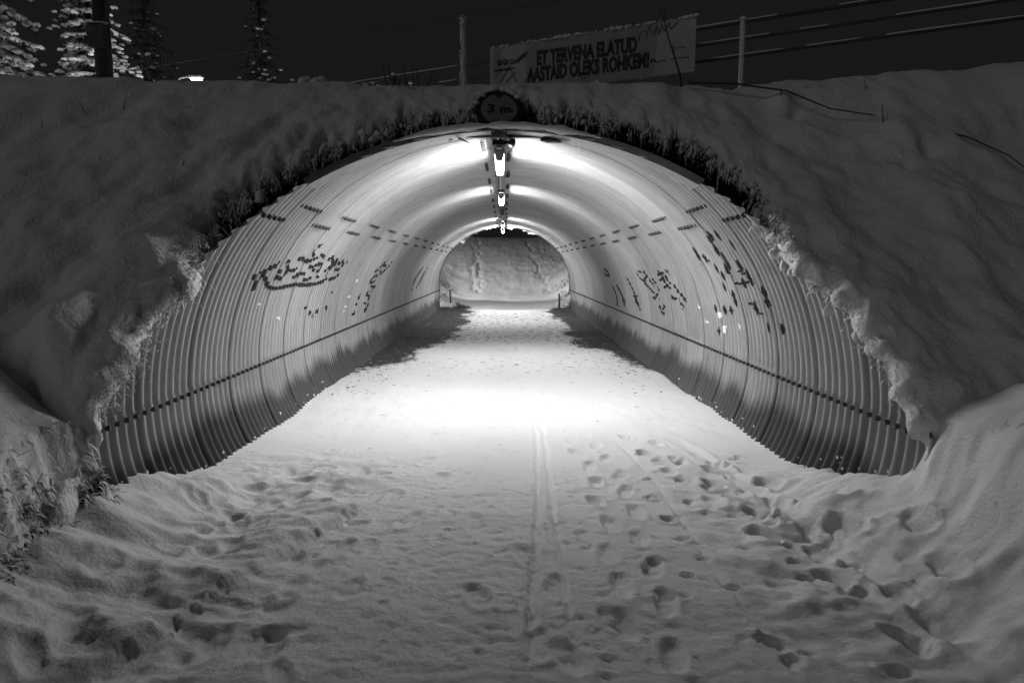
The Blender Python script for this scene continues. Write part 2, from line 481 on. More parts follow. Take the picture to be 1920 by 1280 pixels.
# ------------------------------------------------------------ embankment: dark soil sheet with a thick snow cover on it
_cs = np.array([(ycut(-.6), -.6), (ycut(1.5), 1.5), (ycut(3.52) + .02, 3.52), (8.6, 3.56), (13, 3.5), (21.5, 3.5), (yfar(3.35), 3.35), (yfar(1.5), 1.5), (yfar(-.6), -.6)])
_cl = np.concatenate([[0], np.cumsum(np.hypot(*np.diff(_cs, axis=0).T))])
_sd = np.linspace(0, _cl[-1], 3000)
_cy = np.interp(_sd, _cl, _cs[:, 0]); _cz = np.interp(_sd, _cl, _cs[:, 1])
_ds = _sd[1] - _sd[0]; _k = np.exp(-.5 * (np.arange(-90, 91) * _ds / .22) ** 2); _k /= _k.sum()
_cyp = np.convolve(np.pad(_cy, 90, mode='reflect', reflect_type='odd'), _k, 'valid'); _czp = np.convolve(np.pad(_cz, 90, mode='reflect', reflect_type='odd'), _k, 'valid')
_ty, _tzz = np.gradient(_cyp, _sd), np.gradient(_czp, _sd); _n = np.hypot(_ty, _tzz); _ny, _nz = -_tzz / _n, _ty / _n
S_NEAR = float(np.interp(3.3, _czp[:900], _sd[:900]))
def emb_point(x, s, d):
    y = np.interp(s, _sd, _cyp); z = np.interp(s, _sd, _czp); ny = np.interp(s, _sd, _ny); nz = np.interp(s, _sd, _nz)
    lift = np.clip(.085 * (x - 2.6), 0, 3) + np.clip(.03 * (-2.6 - x), 0, .6)
    z2 = z + lift * sm((z - 1.5) / 2.0)
    return x, y + ny * d, z2 + nz * d
def gap_of(phi):
    """bare strip between pipe and snow lip, by direction from the springing centre (degrees)"""
    return np.interp(phi, [-20, 0, 10, 22, 30, 36, 42, 55, 70, 82, 86, 90, 94, 98, 104, 115, 135, 145, 152, 158, 164, 170, 180, 200],
                          [-.06, -.06, -.05, -.03, -.08, .10, .33, .40, .34, .28, .42, .46, .43, .24, .30, .26, .30, .26, .06, -.16, -.06, -.16, -.10, -.10])

def emb_sheet(xs, ss, snow):
    Xg, Sg = np.meshgrid(xs, ss, indexing='ij')
    y0 = np.interp(Sg, _sd, _cyp); z0 = np.interp(Sg, _sd, _czp)
    nearside = y0 < 14
    dist = mouth_dist(Xg, z0)
    phi = np.degrees(np.arctan2((z0 - S0) / PB, Xg / PA)); phi = np.where(phi < -90, phi + 360, phi)
    r = np.hypot(Xg / PA, (z0 - S0) / PB)
    if snow:
        gap = gap_of(phi) + .085 * fbm(Xg * 2.6, z0 * 2.6, 101, 2) + .075 * fbm(Xg * 9, z0 * 6, 103, 3) + .035 * pn(Xg * 17, z0 * 13, 107)
        gap = np.where(nearside, gap, .05 + .08 * fbm(Xg * 3, z0 * 3, 109, 3))
        d = dist - gap
        w = .15
        t = np.clip(1 - d / w, 0, 1)
        disp = -w * (1 - np.sqrt(np.clip(1 - t * t, 0, 1)))
        pr, pp = r * 2.4, np.radians(phi) * 2.4
        disp = disp + (.15 * fbm(pr * 1.0 + .35 * pn(Xg, z0, 5), pp * .6 + .4 * pn(Xg * .8, z0 * .8, 6), 111, 3) + .06 * fbm(Xg * 1.4, z0 * 1.8, 112, 3) + .022 * fbm(pr * 3 + .3 * pp, pp * 2.2, 113, 3)) * sm((d + .02) / .5) * (1 - .75 * sm((z0 - 2.9) / .5))
        disp = disp + (.020 * fbm(Xg * 4, z0 * 5, 123, 3) + .006 * fbm(Xg * 13, z0 * 13, 125, 2)) * sm(d / .3) * sm((6 - np.abs(Xg)) / 1.5)
        disp = disp + (.020 * fbm(Xg * 7, z0 * 7, 115, 2) + .004 * pn(Xg * 26, z0 * 26, 116)) * sm((.5 - d) / .45) * sm(d / .06)
        low = np.maximum(sm((44 - phi) / 26), sm((phi - 138) / 26)) * nearside
        disp = disp + (.15 + .03 * fbm(Xg * 2, z0 * 2, 119, 2)) * low * sm((1.2 - dist) / .9) * sm((z0 - .50) / .4)
        disp = disp + .05 * fbm(Xg * .6, y0 * .6, 117, 2) * sm((y0 - 7) / 1.0)
        # buried plants: dimples and knobs on the right-hand slope
        for (bx, bz, br, ba) in LUMPS:
            q = ((Xg - bx) ** 2 + ((z0 - bz) * 1.2) ** 2) / br ** 2
            disp = disp + np.where(nearside, ba * np.exp(-q), 0)
        keep = d
    else:
        d = dist + .0
        disp = -.15 - .25 * sm((dist - .5) / .4) + .03 * fbm(Xg * 4, z0 * 4, 121, 3)
        keep = mouth_dist(Xg, z0 + np.interp(Sg, _sd, _nz) * disp) - .045
    # trim everything inside the mouth, pulling the border onto the line
    gxk, gsk = np.gradient(keep, xs, ss, edge_order=1)
    gn = gxk ** 2 + gsk ** 2 + 1e-6
    below = (keep < 0) & (keep > -.14)
    Xs = Xg - np.where(below, np.clip(keep * gxk / gn, -.12, .12), 0); Ss = Sg - np.where(below, np.clip(keep * gsk / gn, -.12, .12), 0)
    px, py, pz = emb_point(Xs, Ss, disp)
    Q = gridfaces(len(xs), len(ss))
    bad = (keep < 0).ravel()
    tunnel_zone = (z0 < 2.95).ravel()
    ok = ~np.all((bad & tunnel_zone)[Q], axis=1)
    Q = Q[ok][:, ::-1]
    V = np.stack([px.ravel(), py.ravel(), pz.ravel()], 1)
    used = np.unique(Q); remap = np.full(len(V), -1); remap[used] = np.arange(len(used))
    return V[used], remap[Q]
_r = random.Random(21)
LUMPS = [(3.55, 2.75, .16, .10), (3.75, 2.55, .10, -.10), (3.5, 2.45, .07, -.10), (2.75, 3.25, .09, .10), (2.85, 3.12, .07, -.07), (4.9, 2.6, .14, -.07), (5.0, 2.7, .1, .06), (4.4, 1.3, .16, .05), (3.4, .95, .05, -.07),
         (-3.6, 1.95, .3, .06), (-4.0, 2.6, .22, -.05), (-3.2, 2.75, .3, .05), (-3.1, .95, .06, -.05), (1.55, 3.3, .16, .09), (1.75, 3.2, .12, -.06)]
for k in range(26):
    s = _r.choice((-1, 1)); LUMPS.append((s * _r.uniform(2.9, 5.8), _r.uniform(1.0, 3.3), _r.uniform(.04, .16), _r.choice((-1, 1)) * _r.uniform(.01, .04)))
ex = stretch_axis(-70, 70, -3.7, 3.7, .027, 1.06)
es = np.concatenate([np.arange(0, S_NEAR + .9, .028), np.arange(S_NEAR + .95, _sd[-1] - 6.2, .35), np.arange(_sd[-1] - 6.1, _sd[-1], .09)])
exs = stretch_axis(-70, 70, -3.7, 3.7, .06, 1.12)
ess = np.concatenate([np.arange(0, S_NEAR + .9, .06), np.arange(S_NEAR + 1, _sd[-1] - 6.2, .6), np.arange(_sd[-1] - 6.1, _sd[-1], .12)])
V, Q = emb_sheet(exs, ess, False)
embankment = link('embankment', npmesh('embankment', V, Q), M['soil'], smooth=True)
tag(embankment, 'dark earth embankment over the tunnel, bare in a strip above the steel rim', 'embankment', kind='structure')
V, Q = emb_sheet(ex, es, True)
snow_cover = link('snow_cover', npmesh('snow_cover', V, Q), M['snow_soft'], embankment, smooth=True)
def emb_surface(x, z, d=0.0):
    """point on the near slope at height z (before crest)"""
    s = np.interp(z, _czp[:900], _sd[:900]); return emb_point(np.float64(x), s, d)
# ------------------------------------------------------------ corrugated steel tunnel, plate by plate
tunnel = empty('steel_tunnel', (0, 0, 0), label='corrugated steel pipe tunnel bolted from plates, mouth cut to the slope', cat='tunnel')
RIBS = 7; RW = RIBS * PITCH
Y0 = 3.08; NR = 31
L_CROWN = (l_of_t(90 - 1.2), l_of_t(90 + 5.2))       # seams alternate ring by ring
L_SH_R = (l_of_t(43), l_of_t(38.7)); L_SH_L = (l_of_t(137), l_of_t(141.3))
L_SP_R, L_SP_L = l_of_t(0), l_of_t(180)
LAP = .055
def plate_mesh(l0, l1, off0, off1, name):
    nl = max(8, int((l1 - l0) / .075)); ny = RIBS * 10 + 6
    ls = np.linspace(l0, l1, nl + 1); ys = np.linspace(-.03, RW + .035, ny + 1)
    Lg, Yg = np.meshgrid(ls, ys, indexing='ij')
    x, z, nx, nz = prof(Lg)
    d = corr(Yg) + off0 + (off1 - off0) * (Lg - l0) / (l1 - l0) + .010 * (1 - Yg / RW)
    V = np.stack([(x + nx * d).ravel(), Yg.ravel(), (z + nz * d).ravel()], 1)
    me = npmesh(name, V, gridfaces(nl + 1, ny + 1)); me.materials.append(M['steel']); shade(me)
    return me
_hex = [(math.cos(k * math.pi / 3), math.sin(k * math.pi / 3)) for k in range(6)]
def bolts(specs, name):
    """specs: (l, y) list; hexagon heads standing on the rib crests"""
    mb = MB()
    for (l, y, r) in specs:
        x, z, nx, nz = (float(q) for q in prof(l))
        base = Vector((x, y, z)) + Vector((nx, 0, nz)) * (float(corr(y)) + .003); n = Vector((nx, 0, nz)); a = Vector((0, 1, 0)); b = n.cross(a)
        v = [base + (a * c + b * s) * r for c, s in _hex] + [base + n * .03 + (a * c + b * s) * r * .85 for c, s in _hex]
        mb.add(v, [tuple(range(6, 12))] + [(k, (k + 1) % 6, (k + 1) % 6 + 6, k + 6) for k in range(6)])
    return mb.mesh(name)
BY6 = [(k + .5) * RW / 6 * .93 + .02 for k in range(6)]
BY7 = [(k + 1) * PITCH for k in range(7)]
# kind: name, l-range per parity, (radial offset at start, end), bolt line, bolt ys
KINDS = []
for par in (0, 1):
    cr = L_CROWN[par]; a, b = L_SH_R[par], L_SH_L[par]
    KINDS.append([
        ('base_plate', 0.0, L_SP_R + LAP, .000, .004, L_SP_R + .012, BY7, .019),
        ('wall_plate', L_SP_R - LAP, a + LAP, -.002, -.002, None, None, 0),
        ('top_plate', a - LAP * .6, cr + LAP, .003, -.002, a, BY6, .024),
        ('top_plate', cr - LAP * .6, b + LAP * .6, .003, .003, cr, BY6, .026),
        ('wall_plate', b - LAP, L_SP_L + LAP, -.002, -.002, b, BY6, .024),
        ('base_plate', L_SP_L - LAP, PL[-1], .004, .000, L_SP_L - .012, BY7, .019)])
PLATES = [[plate_mesh(k[1], k[2], k[3], k[4], k[0]) for k in KINDS[p]] for p in (0, 1)]
BOLTS = [[bolts([(k[5], y, k[7]) for y in k[6]], 'bolt_row') if k[5] is not None else None for k in KINDS[p]] for p in (0, 1)]
def clip_mesh(me, oy):
    """cut a plate by the sloping end planes; None if nothing is left"""
    co = np.empty(len(me.vertices) * 3, np.float32); me.vertices.foreach_get('co', co); co = co.reshape(-1, 3)
    y = co[:, 1] + oy
    # near cut runs vertical below the springing
    a = y - np.maximum(ycut(co[:, 2]), 3.45); b = yfar(co[:, 2]) - y
    if (a >= 0).all() and (b >= 0).all(): return me
    if (a < 0).all() or (b < 0).all(): return None
    bm = bmesh.new(); bm.from_mesh(me)
    for (pco, pno) in (((0, ycut(.6) - oy, .6), (0, 1, -SL)), ((0, 3.45 - oy, 0), (0, 1, 0)), ((0, yfar(.6) - oy, .6), (0, -1, -1.1))):
        g = bm.verts[:] + bm.edges[:] + bm.faces[:]
        if g: bmesh.ops.bisect_plane(bm, geom=g, plane_co=pco, plane_no=pno, clear_inner=True)
    if not bm.faces: bm.free(); return None
    m2 = bpy.data.meshes.new(me.name); bm.to_mesh(m2); bm.free(); m2.materials.clear(); m2.materials.append(M['steel']); shade(m2)
    return m2
for i in range(NR):
    oy = Y0 + i * RW; par = i % 2
    for k, kd in enumerate(KINDS[par]):
        me = clip_mesh(PLATES[par][k], oy)
        if me is None: continue
        o = link(kd[0], me, None, tunnel, loc=(0, oy, 0))
        bmh = BOLTS[par][k]
        if bmh is not None:
            zb = float(prof(kd[5])[1]); lo = max(ycut(zb), 3.45) + .08; hi = yfar(zb) - .08
            if oy >= lo and oy + RW <= hi: m3 = bmh
            else:
                ysx = [y for y in kd[6] if lo <= oy + y <= hi]
                m3 = bolts([(kd[5], y, kd[7]) for y in ysx], 'bolt_row') if ysx else None
            if m3 is not None:
                b = link('bolt_row', m3, M['bolt'], o); b['kind'] = 'stuff'

def collar(cutfun, z_min, sign, name):
    sel = PZ > z_min
    v = []; f = []
    xs, zs, nx, nz = PX[sel], PZ[sel], PNX[sel], PNZ[sel]
    n = len(xs)
    for i in range(n):
        yc = float(cutfun(zs[i]))
        for (dr, dy) in ((.036, -.012), (.036, .26), (.030, .26), (-.030, -.012)):
            v.append((xs[i] + nx[i] * dr, yc + dy * sign, zs[i] + nz[i] * dr))
    for i in range(n - 1):
        for k in range(4):
            a, b = i * 4 + k, i * 4 + (k + 1) % 4
            f.append((a, b, b + 4, a + 4))
    o = link(name, pydata(name, v, f), M['galv'], tunnel); return o
collar(lambda z: max(float(ycut(z)), 3.45), 2.3, 1, 'rim_collar')
collar(lambda z: float(yfar(z)), -.05, -1, 'rim_collar')

# spray paint: thin skins that follow the ribs
def paint(strokes, material, along=False):
    for (side, wd, pts) in strokes:
        P = np.array(pts, float)
        wd = wd * 1.3
        if along:                                            # paint caught only the near flank of each rib
            P[:, 0] = Y0 + round((P[:, 0].mean() - Y0) / PITCH) * PITCH - .022
            c = P[:, 1].mean(); h = max(.05, np.ptp(P[:, 1]) * (.35 + .5 * ((pts[0][0] * 37) % 1))); wd = wd * (.35 + .3 * ((pts[0][1] * 53) % 1)); P[0, 1] = c + h; P[-1, 1] = c - h; P = P[[0, -1]]
        zz = np.clip(P[:, 1], -.1, S0 + PB - .01)
        if side > 0: l = np.interp(zz, PZ[:259], PL[:259])
        else: l = PL[-1] - np.interp(zz, PZ[:259], PL[:259])
        seg = np.concatenate([[0], np.cumsum(np.hypot(np.diff(P[:, 0]), np.diff(l)))])
        if seg[-1] < .02: seg[-1] = .02
        n = max(4, int(seg[-1] / .011)); t = np.linspace(0, seg[-1], n)
        yy = np.interp(t, seg, P[:, 0]); ll = np.interp(t, seg, l)
        if n > 12:
            kk = np.ones(5) / 5
            yy[2:-2] = np.convolve(yy, kk, 'valid'); ll[2:-2] = np.convolve(ll, kk, 'valid')
        dy, dl = np.gradient(yy), np.gradient(ll); q = np.hypot(dy, dl) + 1e-9
        ny, nl = -dl / q, dy / q
        wv = wd * (.8 + .35 * pn(t * 9, t * 0 + pts[0][0] * 7, 3)) * np.minimum(1, .35 + np.minimum(t, t[-1] - t) / (.10 if along else .03))
        ks = np.linspace(-1, 1, 7)
        Yg = yy[:, None] + ny[:, None] * wv[:, None] * ks; Lg = ll[:, None] + nl[:, None] * wv[:, None] * ks
        x, z, nx, nz = prof(Lg); d = corr(Yg - Y0) + .0135
        V = np.stack([(x + nx * d).ravel(), Yg.ravel(), (z + nz * d).ravel()], 1)
        link('graffiti_stroke', npmesh('graffiti_stroke', V, gridfaces(n, 7)), material, tunnel, smooth=True)
GRAFFITI = {
 'left_tag': [(-1,0.022,[(7.9,1.86),(7.78,1.84),(7.7,1.79),(7.72,1.74),(7.81,1.74)]),(-1,0.022,[(6.22,1.52),(6.31,1.52)]),(-1,0.022,[(6.35,1.56),(6.47,1.57),(6.57,1.6),(6.71,1.62),(6.79,1.66)]),(-1,0.022,[(6.46,1.54),(6.57,1.5),(6.7,1.44),(6.83,1.4),(7.06,1.39),(7.31,1.4),(7.64,1.41),(8.07,1.39),(8.44,1.39),(8.75,1.41),(8.94,1.45)]),(-1,0.022,[(9.08,1.43),(9.34,1.45),(9.5,1.5)]),(-1,0.022,[(6.88,1.56),(6.98,1.57)]),(-1,0.022,[(6.92,1.65),(7.04,1.67)]),(-1,0.022,[(7.02,1.61),(7.1,1.63),(7.13,1.57),(7.09,1.49),(7.01,1.49),(6.88,1.51),(6.83,1.48)]),(-1,0.022,[(7.22,1.57),(7.35,1.57),(7.46,1.59)]),(-1,0.022,[(7.44,1.49),(7.53,1.51),(7.66,1.53),(7.8,1.53),(7.83,1.51)]),(-1,0.022,[(7.31,1.69),(7.47,1.7),(7.58,1.67),(7.76,1.67),(7.93,1.7),(8.02,1.71)]),(-1,0.022,[(7.85,1.61),(8.02,1.6),(8.15,1.63),(8.36,1.64),(8.42,1.59),(8.29,1.53)]),(-1,0.022,[(8.05,1.56),(8.17,1.57)]),(-1,0.022,[(7.85,1.46),(8.0,1.45),(8.17,1.48)]),(-1,0.022,[(8.35,1.49),(8.53,1.47)]),(-1,0.022,[(8.1,1.75),(8.26,1.73),(8.3,1.7)]),(-1,0.022,[(8.53,1.69),(8.72,1.73),(8.83,1.64),(8.77,1.58),(8.64,1.54)]),(-1,0.022,[(8.79,1.47),(8.87,1.56),(8.9,1.66),(9.0,1.7),(8.99,1.6)]),(-1,0.022,[(9.13,1.65),(9.26,1.64),(9.37,1.69),(9.45,1.63),(9.35,1.56),(9.11,1.56)]),(-1,0.022,[(9.65,1.68),(9.62,1.62)]),(-1,0.034,[(6.3,1.39),(6.4,1.48),(6.45,1.55),(6.45,1.58)])],
 'left_low': [(-1,0.022,[(8.57,1.05),(8.54,1.0),(8.5,0.96)]),(-1,0.022,[(8.6,1.12),(8.64,1.11)]),(-1,0.022,[(8.83,1.0),(8.97,1.04)]),(-1,0.022,[(8.35,1.11),(8.31,1.09)]),(-1,0.022,[(9.32,1.07),(9.36,1.0)]),(-1,0.022,[(9.45,1.26),(9.45,1.23)]),(-1,0.022,[(8.74,1.0),(8.67,0.96)])],
 'left_mid': [(-1,0.02,[(12.69,1.7),(12.62,1.63),(13.02,1.59),(12.56,1.61),(12.39,1.57)]),(-1,0.02,[(13.42,1.68),(13.28,1.58),(13.0,1.49),(12.72,1.44)]),(-1,0.02,[(12.32,1.53),(12.14,1.49)]),(-1,0.02,[(12.68,1.51),(12.57,1.48)]),(-1,0.02,[(12.45,1.44),(12.18,1.39),(12.0,1.32),(12.17,1.29),(12.43,1.32),(12.54,1.43)]),(-1,0.02,[(12.27,1.23),(12.66,1.22),(12.51,1.19),(12.41,1.12)]),(-1,0.02,[(12.15,1.14),(11.97,1.09),(12.37,1.05),(12.25,0.97)]),(-1,0.02,[(11.92,0.95),(12.16,0.93),(12.06,0.78),(12.27,0.85),(12.33,0.94)]),(-1,0.02,[(11.51,1.16),(11.38,1.03)]),(-1,0.02,[(11.37,0.97),(11.22,0.96)]),(-1,0.02,[(11.27,0.88),(11.24,0.82),(11.05,0.81)])],
 'left_far': [(-1,0.022,[(19.19,1.54),(18.31,1.26),(17.95,1.02),(18.08,0.91)]),(-1,0.022,[(20.02,1.4),(19.54,1.16),(18.99,0.95)]),(-1,0.022,[(18.97,1.43),(18.33,1.12)]),(-1,0.022,[(20.46,1.51),(20.04,1.28),(19.5,1.01)])],
 'right_arrow': [(1,0.018,[(13.15,1.4),(12.92,1.22),(12.68,1.04)]),(1,0.018,[(12.96,1.02),(12.42,1.04)]),(1,0.06,[(12.78,1.0),(12.59,0.91),(12.49,0.87)]),(1,0.025,[(12.49,0.87),(12.4,0.78)])],
 'right_tag': [(1,0.02,[(11.94,1.48),(11.72,1.37),(11.35,1.34)]),(1,0.02,[(11.67,1.51),(11.43,1.49)]),(1,0.02,[(11.25,1.52),(11.07,1.43),(10.97,1.35),(10.76,1.29)]),(1,0.02,[(11.01,1.46),(11.53,1.35)]),(1,0.02,[(11.55,1.31),(11.3,1.26),(11.05,1.18),(10.88,1.16)]),(1,0.02,[(10.77,1.4),(10.62,1.33),(10.54,1.21)]),(1,0.02,[(11.19,1.1),(11.02,1.07),(10.73,1.16),(10.7,1.06)]),(1,0.02,[(10.76,0.98),(10.72,0.89),(10.51,0.86)]),(1,0.02,[(10.51,1.01),(10.4,0.98),(10.56,0.93)])],
 'right_tag2': [(1,0.022,[(10.15,1.55),(10.05,1.48),(9.96,1.35),(9.73,1.28)]),(1,0.022,[(10.27,1.47),(9.82,1.51)]),(1,0.022,[(10.3,1.38),(9.94,1.44),(9.99,1.51)]),(1,0.022,[(9.66,1.55),(9.49,1.52),(9.51,1.46)]),(1,0.022,[(9.79,1.48),(9.75,1.39),(9.61,1.35)]),(1,0.022,[(10.19,1.28),(9.95,1.31),(9.96,1.35)]),(1,0.022,[(9.86,1.17),(9.7,1.14),(9.54,1.15)]),(1,0.022,[(9.5,1.35),(9.27,1.24),(9.03,1.13)]),(1,0.022,[(9.44,1.25),(9.32,1.25)]),(1,0.022,[(9.34,1.17),(9.4,1.1),(9.22,1.07),(9.33,1.01)])],
 'right_far': [(1,0.03,[(14.68,1.18),(14.42,1.06),(14.13,0.93),(13.88,0.84)]),(1,0.03,[(15.27,1.14),(14.96,0.95),(14.92,0.69)]),(1,0.03,[(15.68,1.52),(15.22,1.44),(15.35,1.35),(15.87,1.39),(15.9,1.52)]),(1,0.03,[(14.23,0.91),(14.0,0.75)])],
 'right_big': [(1,0.022,[(6.87,1.91),(6.71,1.92)]),(1,0.022,[(6.61,1.91),(6.52,1.91)]),(1,0.022,[(6.88,1.89),(6.97,1.86)]),(1,0.022,[(6.97,1.81),(6.89,1.74)]),(1,0.022,[(6.41,1.85),(6.36,1.78)]),(1,0.022,[(6.76,1.72),(6.78,1.7)]),(1,0.022,[(7.0,1.67),(6.98,1.59),(6.84,1.51)]),(1,0.022,[(6.87,1.65),(6.81,1.61)]),(1,0.022,[(7.21,1.61),(7.24,1.57)]),(1,0.022,[(7.15,1.54),(7.16,1.49)]),(1,0.022,[(7.26,1.42),(7.24,1.37)]),(1,0.022,[(7.11,1.3),(6.97,1.34)]),(1,0.022,[(7.01,1.3),(7.04,1.2)]),(1,0.022,[(6.49,1.69),(6.48,1.62),(6.4,1.55)]),(1,0.022,[(6.59,1.57),(6.42,1.54),(6.31,1.48),(6.26,1.46)]),(1,0.022,[(6.85,1.45),(6.74,1.44),(6.55,1.46),(6.39,1.47)]),(1,0.022,[(6.24,1.41),(6.06,1.37)]),(1,0.022,[(6.61,1.27),(6.51,1.22),(6.31,1.16)]),(1,0.022,[(6.19,1.31),(6.03,1.27)]),(1,0.022,[(7.65,1.78),(7.66,1.77)]),(1,0.022,[(7.66,1.75),(7.72,1.7)]),(1,0.022,[(7.51,1.73),(7.34,1.67)]),(1,0.022,[(7.85,1.14),(7.75,1.11)]),(1,0.022,[(7.54,1.15),(7.37,1.12)]),(1,0.022,[(7.3,1.14),(7.13,1.15)]),(1,0.022,[(7.83,0.87),(7.71,0.86)]),(1,0.022,[(6.3,1.04),(6.22,1.07)]),(1,0.022,[(5.96,1.07),(5.85,1.07)])],
 'white_right': [(1,0.035,[(7.73,1.09),(7.66,1.04)]),(1,0.035,[(7.61,0.92),(7.48,0.88)]),(1,0.035,[(7.1,1.02),(7.03,0.96)]),(1,0.016,[(8.53,1.14),(8.44,1.09)]),(1,0.016,[(8.31,0.99),(8.21,0.92)])],
 'white_left': [(-1,0.016,[(6.62,1.27),(6.69,1.24)]),(-1,0.016,[(7.33,1.06),(7.38,1.05)]),(-1,0.016,[(10.89,1.4),(10.86,1.34)]),(-1,0.016,[(10.69,1.14),(10.59,1.1)]),(-1,0.016,[(10.51,0.98),(10.56,0.97)]),(-1,0.016,[(10.45,0.92),(10.42,0.91)]),(-1,0.016,[(10.39,0.88),(10.42,0.86)]),(-1,0.016,[(6.41,1.12),(6.43,1.11)])],
}
for key, strokes in GRAFFITI.items():
    paint(strokes, M['paint_white'] if key.startswith('white') else M['paint_black'], key == 'right_big')
    if key == 'right_big': paint([(s_, w_ * .5, p_) for s_, w_, p_ in strokes if len(p_) > 1 and math.dist(p_[0], p_[-1]) > .12], M['paint_black'])

# ------------------------------------------------------------ cable tray and lamps under the crown
TX = -.05
tray = empty('cable_tray', (TX, 6.55, 2.80), label='galvanised cable tray running along the tunnel crown', cat='cable tray')
for sx in (-1, 1):
    MB().box((sx * .048, 9.1, .012), (.022, 18.2, .05)).build('side_rail', M['galv'], tray)
MB().box((0, 9.1, .02), (.07, 18.2, .008)).build('tray_floor', M['galv'], tray)
MB().tube([(-.01, 0, .0), (-.012, 18.2, .0)], .011, 6).build('cable', M['galv_light'], tray, smooth=True)
for k in range(13):
    b = MB().box((0, .25 + k * 1.45, .033), (.16, .04, .012)).box((-.078, .25 + k * 1.45, .06), (.012, .03, .06)).box((.078, .25 + k * 1.45, .06), (.012, .03, .06)).build('hanger', M['galv'], tray)
jb = empty('clamp_bracket', (TX, 6.62, 2.80), label='black clamp with side knob at the tray end under the rim', cat='clamp')
MB().box((.0, .03, -.03), (.13, .10, .05)).box((-.0, .09, -.03), (.085, .06, .044)).build('clamp_body', M['black'], jb)
MB().box((.085, .06, -.02), (.05, .03, .03)).build('clamp_arm', M['black'], jb)
MB().tube([(.125, -.0, -.02), (.125, .15, -.02)], .032, 10).build('knob', M['black'], jb, smooth=True)
ep = empty('end_plate', (TX, 6.56, 2.85), label='small steel plate fixed to the rim above the black clamp', cat='plate')
MB().box((.0, -.045, -.02), (.145, .006, .10), Matrix.Rotation(R(-38), 3, 'X')).build('plate', M['galv'], ep)
for sx in (-1, 1): MB().tube([(sx * .05, -.052, -.0), (sx * .05, -.062, -.004)], .008, 6).build('screw', M['galv_light'], ep)

def make_lamp(y, lit, label, ln=1.12, m='lit'):
    t = empty('tunnel_lamp', (TX, y, 2.775), label=label, cat='lamp', group='lamps along the tunnel crown')
    # housing: shallow trapezoid trough, open below
    w0, w1, h = .050, .036, .098
    mb = MB()
    mb.box((0, ln / 2, -.012), (w0 * 2, ln, .022))
    for s in (-1, 1): mb.box((s * (w0 - .004), ln / 2, -.040), (.004, ln, .040))
    mb.build('housing', M['galv'], t)
    for ye, dy in ((0, -.008), (ln, .008)):
        v = [(-w0, ye, -.024), (w0, ye, -.024), (w1, ye, -h - .03), (-w1, ye, -h - .03)]
        v += [(a, ye + dy, c) for a, b, c in v]
        MB().add(v, [(0, 1, 2, 3), (7, 6, 5, 4), (0, 4, 5, 1), (1, 5, 6, 2), (2, 6, 7, 3), (3, 7, 4, 0)]).build('end_cap', M['galv'], t)
    nseg = 8; v = []; f = []
    for ye in (.01, ln - .01):
        for k in range(nseg + 1):
            a = math.pi * k / nseg
            v.append((w1 * 1.08 * math.cos(a), ye, -.026 - (h + .0) * math.sin(a) ** .7))
    for k in range(nseg): f.append((k, k + 1, nseg + 2 + k, nseg + 1 + k))
    f.append(tuple(range(nseg, -1, -1))); f.append(tuple(range(nseg + 1, 2 * nseg + 2)))
    f.append((0, nseg + 1, 2 * nseg + 1, nseg))
    o = MB().add(v, f).build('diffuser', M[m] if lit else M['unlit'], t)
    for s in (-1, 1): MB().tube([(s * .052, .12, -.01), (s * .060, .13, -.03), (s * .056, .14, -.05)], .003, 5).build('clip', M['galv'], t)
    return t
make_lamp(6.95, True, 'lit strip lamp nearest the tunnel mouth with the height sign')
make_lamp(11.1, True, 'lit strip lamp second from the tunnel mouth with the height sign', m='lit_dim')
make_lamp(14.8, False, 'unlit strip lamp in the dark stretch midway along the tunnel')
make_lamp(18.7, True, 'lit strip lamp just beyond the unlit one in the tunnel', m='lit_dim')
make_lamp(22.2, True, 'lit strip lamp at the far end of the tunnel before the hillside')
# ------------------------------------------------------------ lettering helper
def text_mesh(body, size, bold=0.0, sx=1.0, align='LEFT', shear=0.0, spacing=1.0):
    cu = bpy.data.curves.new('text', 'FONT'); cu.body = body; cu.size = size; cu.offset = bold; cu.align_x = align; cu.shear = shear
    cu.space_character = spacing; cu.space_line = .8; cu.resolution_u = 3
    ob = bpy.data.objects.new('text', cu); C.objects.link(ob)
    dg = bpy.context.evaluated_depsgraph_get(); dg.update()
    me = bpy.data.meshes.new_from_object(ob.evaluated_get(dg))
    bpy.data.objects.remove(ob); bpy.data.curves.remove(cu)
    for v in me.vertices: v.co.x *= sx
    return me
def width_of(me):
    xs = [v.co.x for v in me.vertices]; return min(xs), max(xs)
def fit_text(body, x0, x1, y0, cap, bold, slope=0.0):
    """lettering stretched to run from x0 to x1 with the given capital height"""
    me = text_mesh(body, cap / .70, bold)
    a, b = width_of(me); k = (x1 - x0) / (b - a)
    for v in me.vertices:
        v.co.x = x0 + (v.co.x - a) * k; v.co.y = y0 + v.co.y + slope * (v.co.x - x0)
    return me
def disc_mesh(r0, r1, n=40, name='ring'):
    v = []; f = []
    for k in range(n):
        a = 2 * math.pi * k / n
        v += [(r0 * math.cos(a), r0 * math.sin(a), 0), (r1 * math.cos(a), r1 * math.sin(a), 0)]
    if r0 == 0:
        v = [(0, 0, 0)] + [v[2 * k + 1] for k in range(n)]
        f = [(0, 1 + k, 1 + (k + 1) % n) for k in range(n)]
    else:
        f = [(2 * k, 2 * k + 1, 2 * ((k + 1) % n) + 1, 2 * ((k + 1) % n)) for k in range(n)]
    return pydata(name, v, f)

